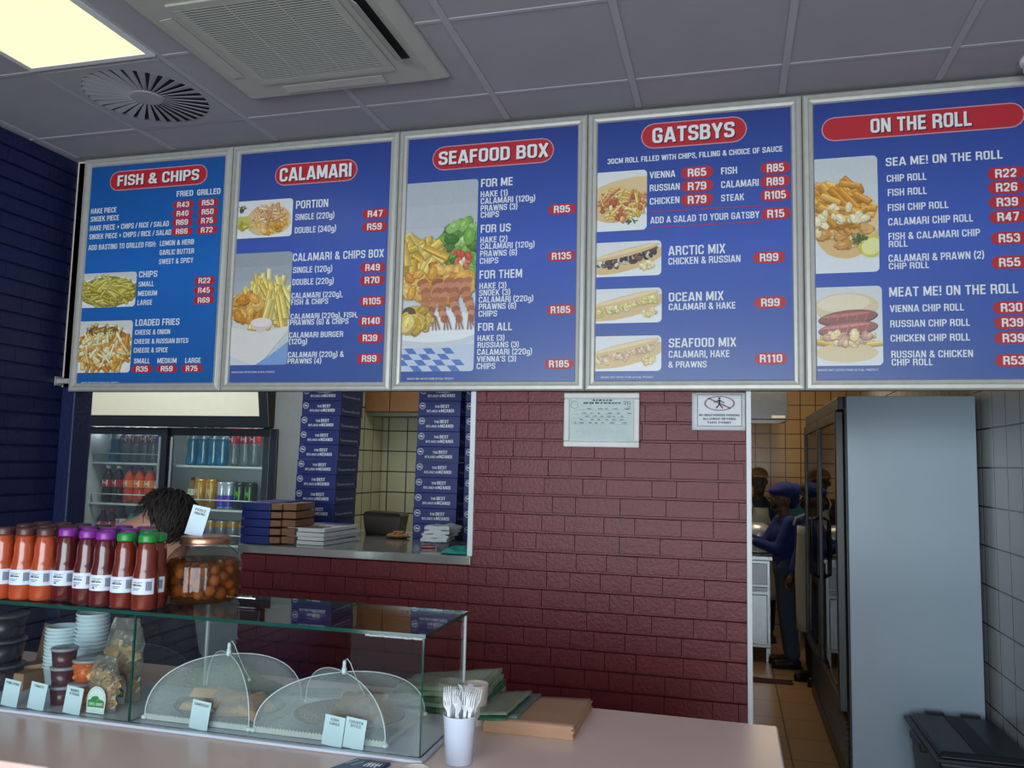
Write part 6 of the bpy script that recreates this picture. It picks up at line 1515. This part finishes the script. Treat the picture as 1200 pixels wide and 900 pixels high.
for i in range(5):
    for k in range(9):
        v = k/8; w_ = .03+.035*math.sin(PI*min(1, v*1.1)); G[i,k] = b.verts.new((-.10+(i/4-.5)*.02, .155+(i/4-.5)*2*w_*.9+.01*math.sin(i*2.1), .88-.42*v-(abs(i-2)*-.02 if k > 5 else 0)))
for i in range(4):
    for k in range(8): b.faces.new((G[i,k],G[i+1,k],G[i+1,k+1],G[i,k+1])).smooth = True
mk('green_cloth', b, mat('pale_green_cloth', (140, 160, 104), .9), t, solid=.012)
b = BM(); n = 24
for k in range(n):
    a0, a1 = 2*PI*k/n, 2*PI*(k+1)/n; rx, ry = .155, .145
    poly(b, [(rx*math.cos(a0),ry*math.sin(a0)+.02,.89),(rx*math.cos(a1),ry*math.sin(a1)+.02,.89),(rx*1.22*math.cos(a1),ry*1.2*math.sin(a1)+.02,.40),(rx*1.22*math.cos(a0),ry*1.2*math.sin(a0)+.02,.40)]).smooth = True
bmesh.ops.remove_doubles(b, verts=b.verts, dist=.0005); 
b.free()
# man behind the bench with a tan cap and white apron
p = PY(889, 600, 8.75)
P2 = dict(P); P2.update(elL=(.20,-.04,1.04), elR=(-.20,-.04,1.04), wrL=(.09,-.24,1.06), wrR=(-.07,-.25,1.06)); P2 = {k: (tuple(q*1.09 for q in v) if isinstance(v, tuple) and not k.startswith(('pal', 'toe')) else v) for k, v in P2.items()}
P2['anL'] = (.1,.03,.09); P2['anR'] = (-.1,.03,.09)
t, hc = person('person in a tan cap and white apron behind the steel bench', (p.x, 8.85, 0), math.radians(12), P2, SKIN, mat('navy_cloth', (26, 32, 60), .85), DKT, BLKS, (.1,-1,-.25))
b = BM(); ell(b, hc+V((0,.015,.075)), (.097,.112,.075)); mk('cap_crown', b, mat('tan_cap', (126, 94, 70), .85), t)
b = BM(); ell(b, hc+V((0,-.115,.060)), (.08,.075,.012)); mk('cap_brim', b, mat('pale_brim', (170, 150, 130), .8), t)
def apron(t, P_, m, x0=.15):
    b = BM(); G = {}; ch, wa = V(P_['chest']), V(P_['waist'])
    for i in range(9):
        for k in range(13):
            u, v = i/8-.5, k/12; z = ch.z+.10-(ch.z+.10-.42)*v; w_ = .085+.11*min(1, v*2.2)
            G[i,k] = b.verts.new((u*2*w_*.95, ch.y-.165+abs(u)**2*.36+.02*v-.0, z))
    for i in range(8):
        for k in range(12): b.faces.new((G[i,k],G[i+1,k],G[i+1,k+1],G[i,k+1])).smooth = True
    ap = mk('apron', b, m, t, solid=.003)
    b = BM(); nk = V(P_['neck'])
    for s in (-1, 1): tube(b, [(s*.09,ch.y-.15,ch.z+.10),(s*.10,ch.y-.115,ch.z+.16),(s*.075,nk.y-.03,nk.z-.01),(s*.05,nk.y+.07,nk.z+.0)], .009, 6)
    mk('apron_strap', b, m, ap)
apron(t, P2, WAP)
# third cook half hidden by the cooler door
p = PY(957, 640, 7.20)
P3 = {k: (tuple(q*1.03 for q in v) if isinstance(v, tuple) and not k.startswith(('pal', 'toe')) else v) for k, v in P.items()}; P3.update(elL=(.21,.0,1.06), elR=(-.21,.0,1.06), wrL=(.20,-.10,.84), wrR=(-.20,-.10,.84), palL=(-1,0,0), palR=(1,0,0), anL=(.09,.03,.09), anR=(-.09,.03,.09))
t, hc = person('person in blue with a white apron half hidden behind the cooler doors', (p.x, 7.28, 0), math.radians(-60), P3, SKIN, BLUT, DKT, BLKS, (0,-1,-.05), mat('black_mask', (22, 24, 34), .8))
b = BM(); ell(b, hc+V((0,.02,.07)), (.098,.116,.075)); mk('hair', b, BLACK, t)
apron(t, P3, WAP)

# ------------------------------------------------------------------ person behind the display case, head bent down
hp = PY(197, 612, 2.72)
t = thing('person', 'person with short dark hair bending down behind the display case', 'person', (hp.x, 2.77, 0))
C_ = V((hp.x, 2.72, hp.z)) - V((hp.x, 2.77, 0))
fdir = V((.62,.58,-.53)).normalized()
sdir = fdir.cross(V((0,0,1))).normalized(); udir = sdir.cross(fdir)
Rh = Matrix((fdir, sdir, udir)).transposed()
b = BM(); ell(b, C_, (.103,.081,.098), rot=Rh.to_quaternion()); capsule(b, C_+fdir*.05-udir*.04, .070, C_+fdir*.085-udir*.085, .048)
nk = C_+V((-.155,-.03,-.040)) ; capsule(b, C_-fdir*.045-udir*.045, .058, nk+V((0,0,-.02)), .064)
ch = V((-.20,.08,1.0)); capsule(b, nk+V((0,0,-.05)), .08, ch, .11)
hipL, hipR = V((-.22,.12,.86)), V((-.05,.12,.86))
for h in (hipL, hipR): capsule(b, h, .075, V((h.x,.08,.47)), .05); capsule(b, V((h.x,.08,.47)), .05, V((h.x,.10,.09)), .036)
shL, shR = V((-.34,.06,1.22)), V((-.03,.05,1.16)); elL, elR = V((-.41,.05,.98)), V((.06,.03,.93)); wrL, wrR = V((-.38,.0,.80)), V((.05,.0,.79))
for a, e, w in ((shL,elL,wrL),(shR,elR,wrR)): capsule(b, a, .046, e, .040); capsule(b, e, .038, w, .027)
hand(b, wrL, V((.05,-.1,-1)), V((1,0,0)), curl=.3, side=-1); hand(b, wrR, V((-.05,-.1,-1)), V((-1,0,0)), curl=.3)
mk('body', b, SKINL, t, remesh=.0085)
c0_ = C_+fdir*.01
b = BM(); capsule(b, C_+fdir*.112+udir*.012, .010, C_+fdir*.134-udir*.028, .015, 10); ell(b, C_+fdir*.126-udir*.034, (.016,.016,.010)); mk('nose', b, SKINL, t, remesh=.005)
for q in (-1, 1):
    b = BM(); ell(b, C_+sdir*q*.086-fdir*.012-udir*.008, (.020,.012,.032), rot=Rh.to_quaternion()); mk('ear', b, SKINL, t)
    b = BM(); ell(b, C_+fdir*.094+sdir*q*.033+udir*.004, (.013,.013,.013)); e = mk('eye', b, mat('eye_white', (150, 142, 134), .4), t)
    b = BM(); ell(b, C_+fdir*.104+sdir*q*.034+udir*.004, (.006,.006,.006)); mk('iris', b, BLACK, e)
    b = BM(); capsule(b, C_+fdir*.106+sdir*q*.018+udir*.024, .0045, C_+fdir*.092+sdir*q*.052+udir*.024, .003, 6); mk('eyebrow', b, BLACK, t)
b = BM(); capsule(b, C_+fdir*.108+sdir*.02-udir*.066, .006, C_+fdir*.108-sdir*.02-udir*.066, .006, 8); mk('mouth', b, mat('pink_lips', (170, 100, 92), .4), t)
# hair: a cap of overlapping tapered locks
HAIR = mat('dark_hair', (44, 37, 35), .7, var=.3, scale=60)
b = BM(); rn = random.Random(21)
ell(b, C_-fdir*.012+udir*.014, (.109,.094,.104), rot=Rh.to_quaternion(), seg=24, rings=16)
# cut the front lower part away (the face)
bmesh.ops.bisect_plane(b, geom=b.verts[:]+b.edges[:]+b.faces[:], plane_co=C_+fdir*.07-udir*.03, plane_no=(fdir*.80-udir*.60).normalized(), clear_outer=True)
bmesh.ops.bisect_plane(b, geom=b.verts[:]+b.edges[:]+b.faces[:], plane_co=C_-(fdir*.55+udir*.83)*.050, plane_no=-(fdir*.55+udir*.83).normalized(), clear_outer=True)
for k in range(1100):
    th = math.acos(rn.uniform(-.8, 1)); ph = rn.uniform(0, 2*PI)
    d = V((math.sin(th)*math.cos(ph), math.sin(th)*math.sin(ph), math.cos(th)))
    if d.x*.80-d.z*.60 > .74 or -d.x*.55-d.z*.83 > .50: continue
    base = C_-fdir*.012+udir*.014 + Rh @ V((d.x*.109, d.y*.094, d.z*.104))
    nrm = (Rh @ d).normalized(); flow = (Rh @ V((.25,.55 if d.y > 0 else -.55,-.9))); flow = (flow-nrm*flow.dot(nrm)).normalized(); sd_ = nrm.cross(flow)
    L_ = rn.uniform(.035, .065); w_ = rn.uniform(.003, .006); sw = rn.uniform(-.4,.4); P_ = []
    for q in range(4):
        u = q/3; pnt = base+nrm*(.002+.012*math.sin(PI*u*.8)-.01*u*u)+flow*L_*u+sd_*sw*L_*u*u*.6; ww = w_*(1-u*.85)
        P_.append((b.verts.new(pnt-sd_*ww), b.verts.new(pnt+nrm*ww*.5), b.verts.new(pnt+sd_*ww)))
    for q in range(3):
        for r_ in range(2):
            f = b.faces.new((P_[q][r_], P_[q][r_+1], P_[q+1][r_+1], P_[q+1][r_])); f.smooth = True
mk('hair', b, HAIR, t, recalc=False)
NVS = mat('navy_shirt', (34, 42, 66), .9, var=.15, scale=40, bump=.4, bscale=120)
b = BM(); capsule(b, shL, .078, shR, .078); capsule(b, ch, .155, V((-.13,.11,.88)), .140); capsule(b, nk+V((0,0,-.05)), .082, ch, .14)
for a, e, w in ((shL,elL,wrL),(shR,elR,wrR)): capsule(b, a, .072, e, .056); capsule(b, e, .056, e.lerp(w, .35), .05)
mk('shirt', b, NVS, t, remesh=.011)
b = BM()
for h in (hipL, hipR): capsule(b, h, .10, V((h.x,.08,.47)), .075); capsule(b, V((h.x,.08,.47)), .075, V((h.x,.10,.12)), .062)
capsule(b, hipL+V((0,0,.02)), .115, hipR+V((0,0,.02)), .115); mk('trousers', b, DKT, t, remesh=.012)
for h in (hipL, hipR): shoe(t, V((h.x,.10,.09)), V((h.x,-1,.09)), BLKS)
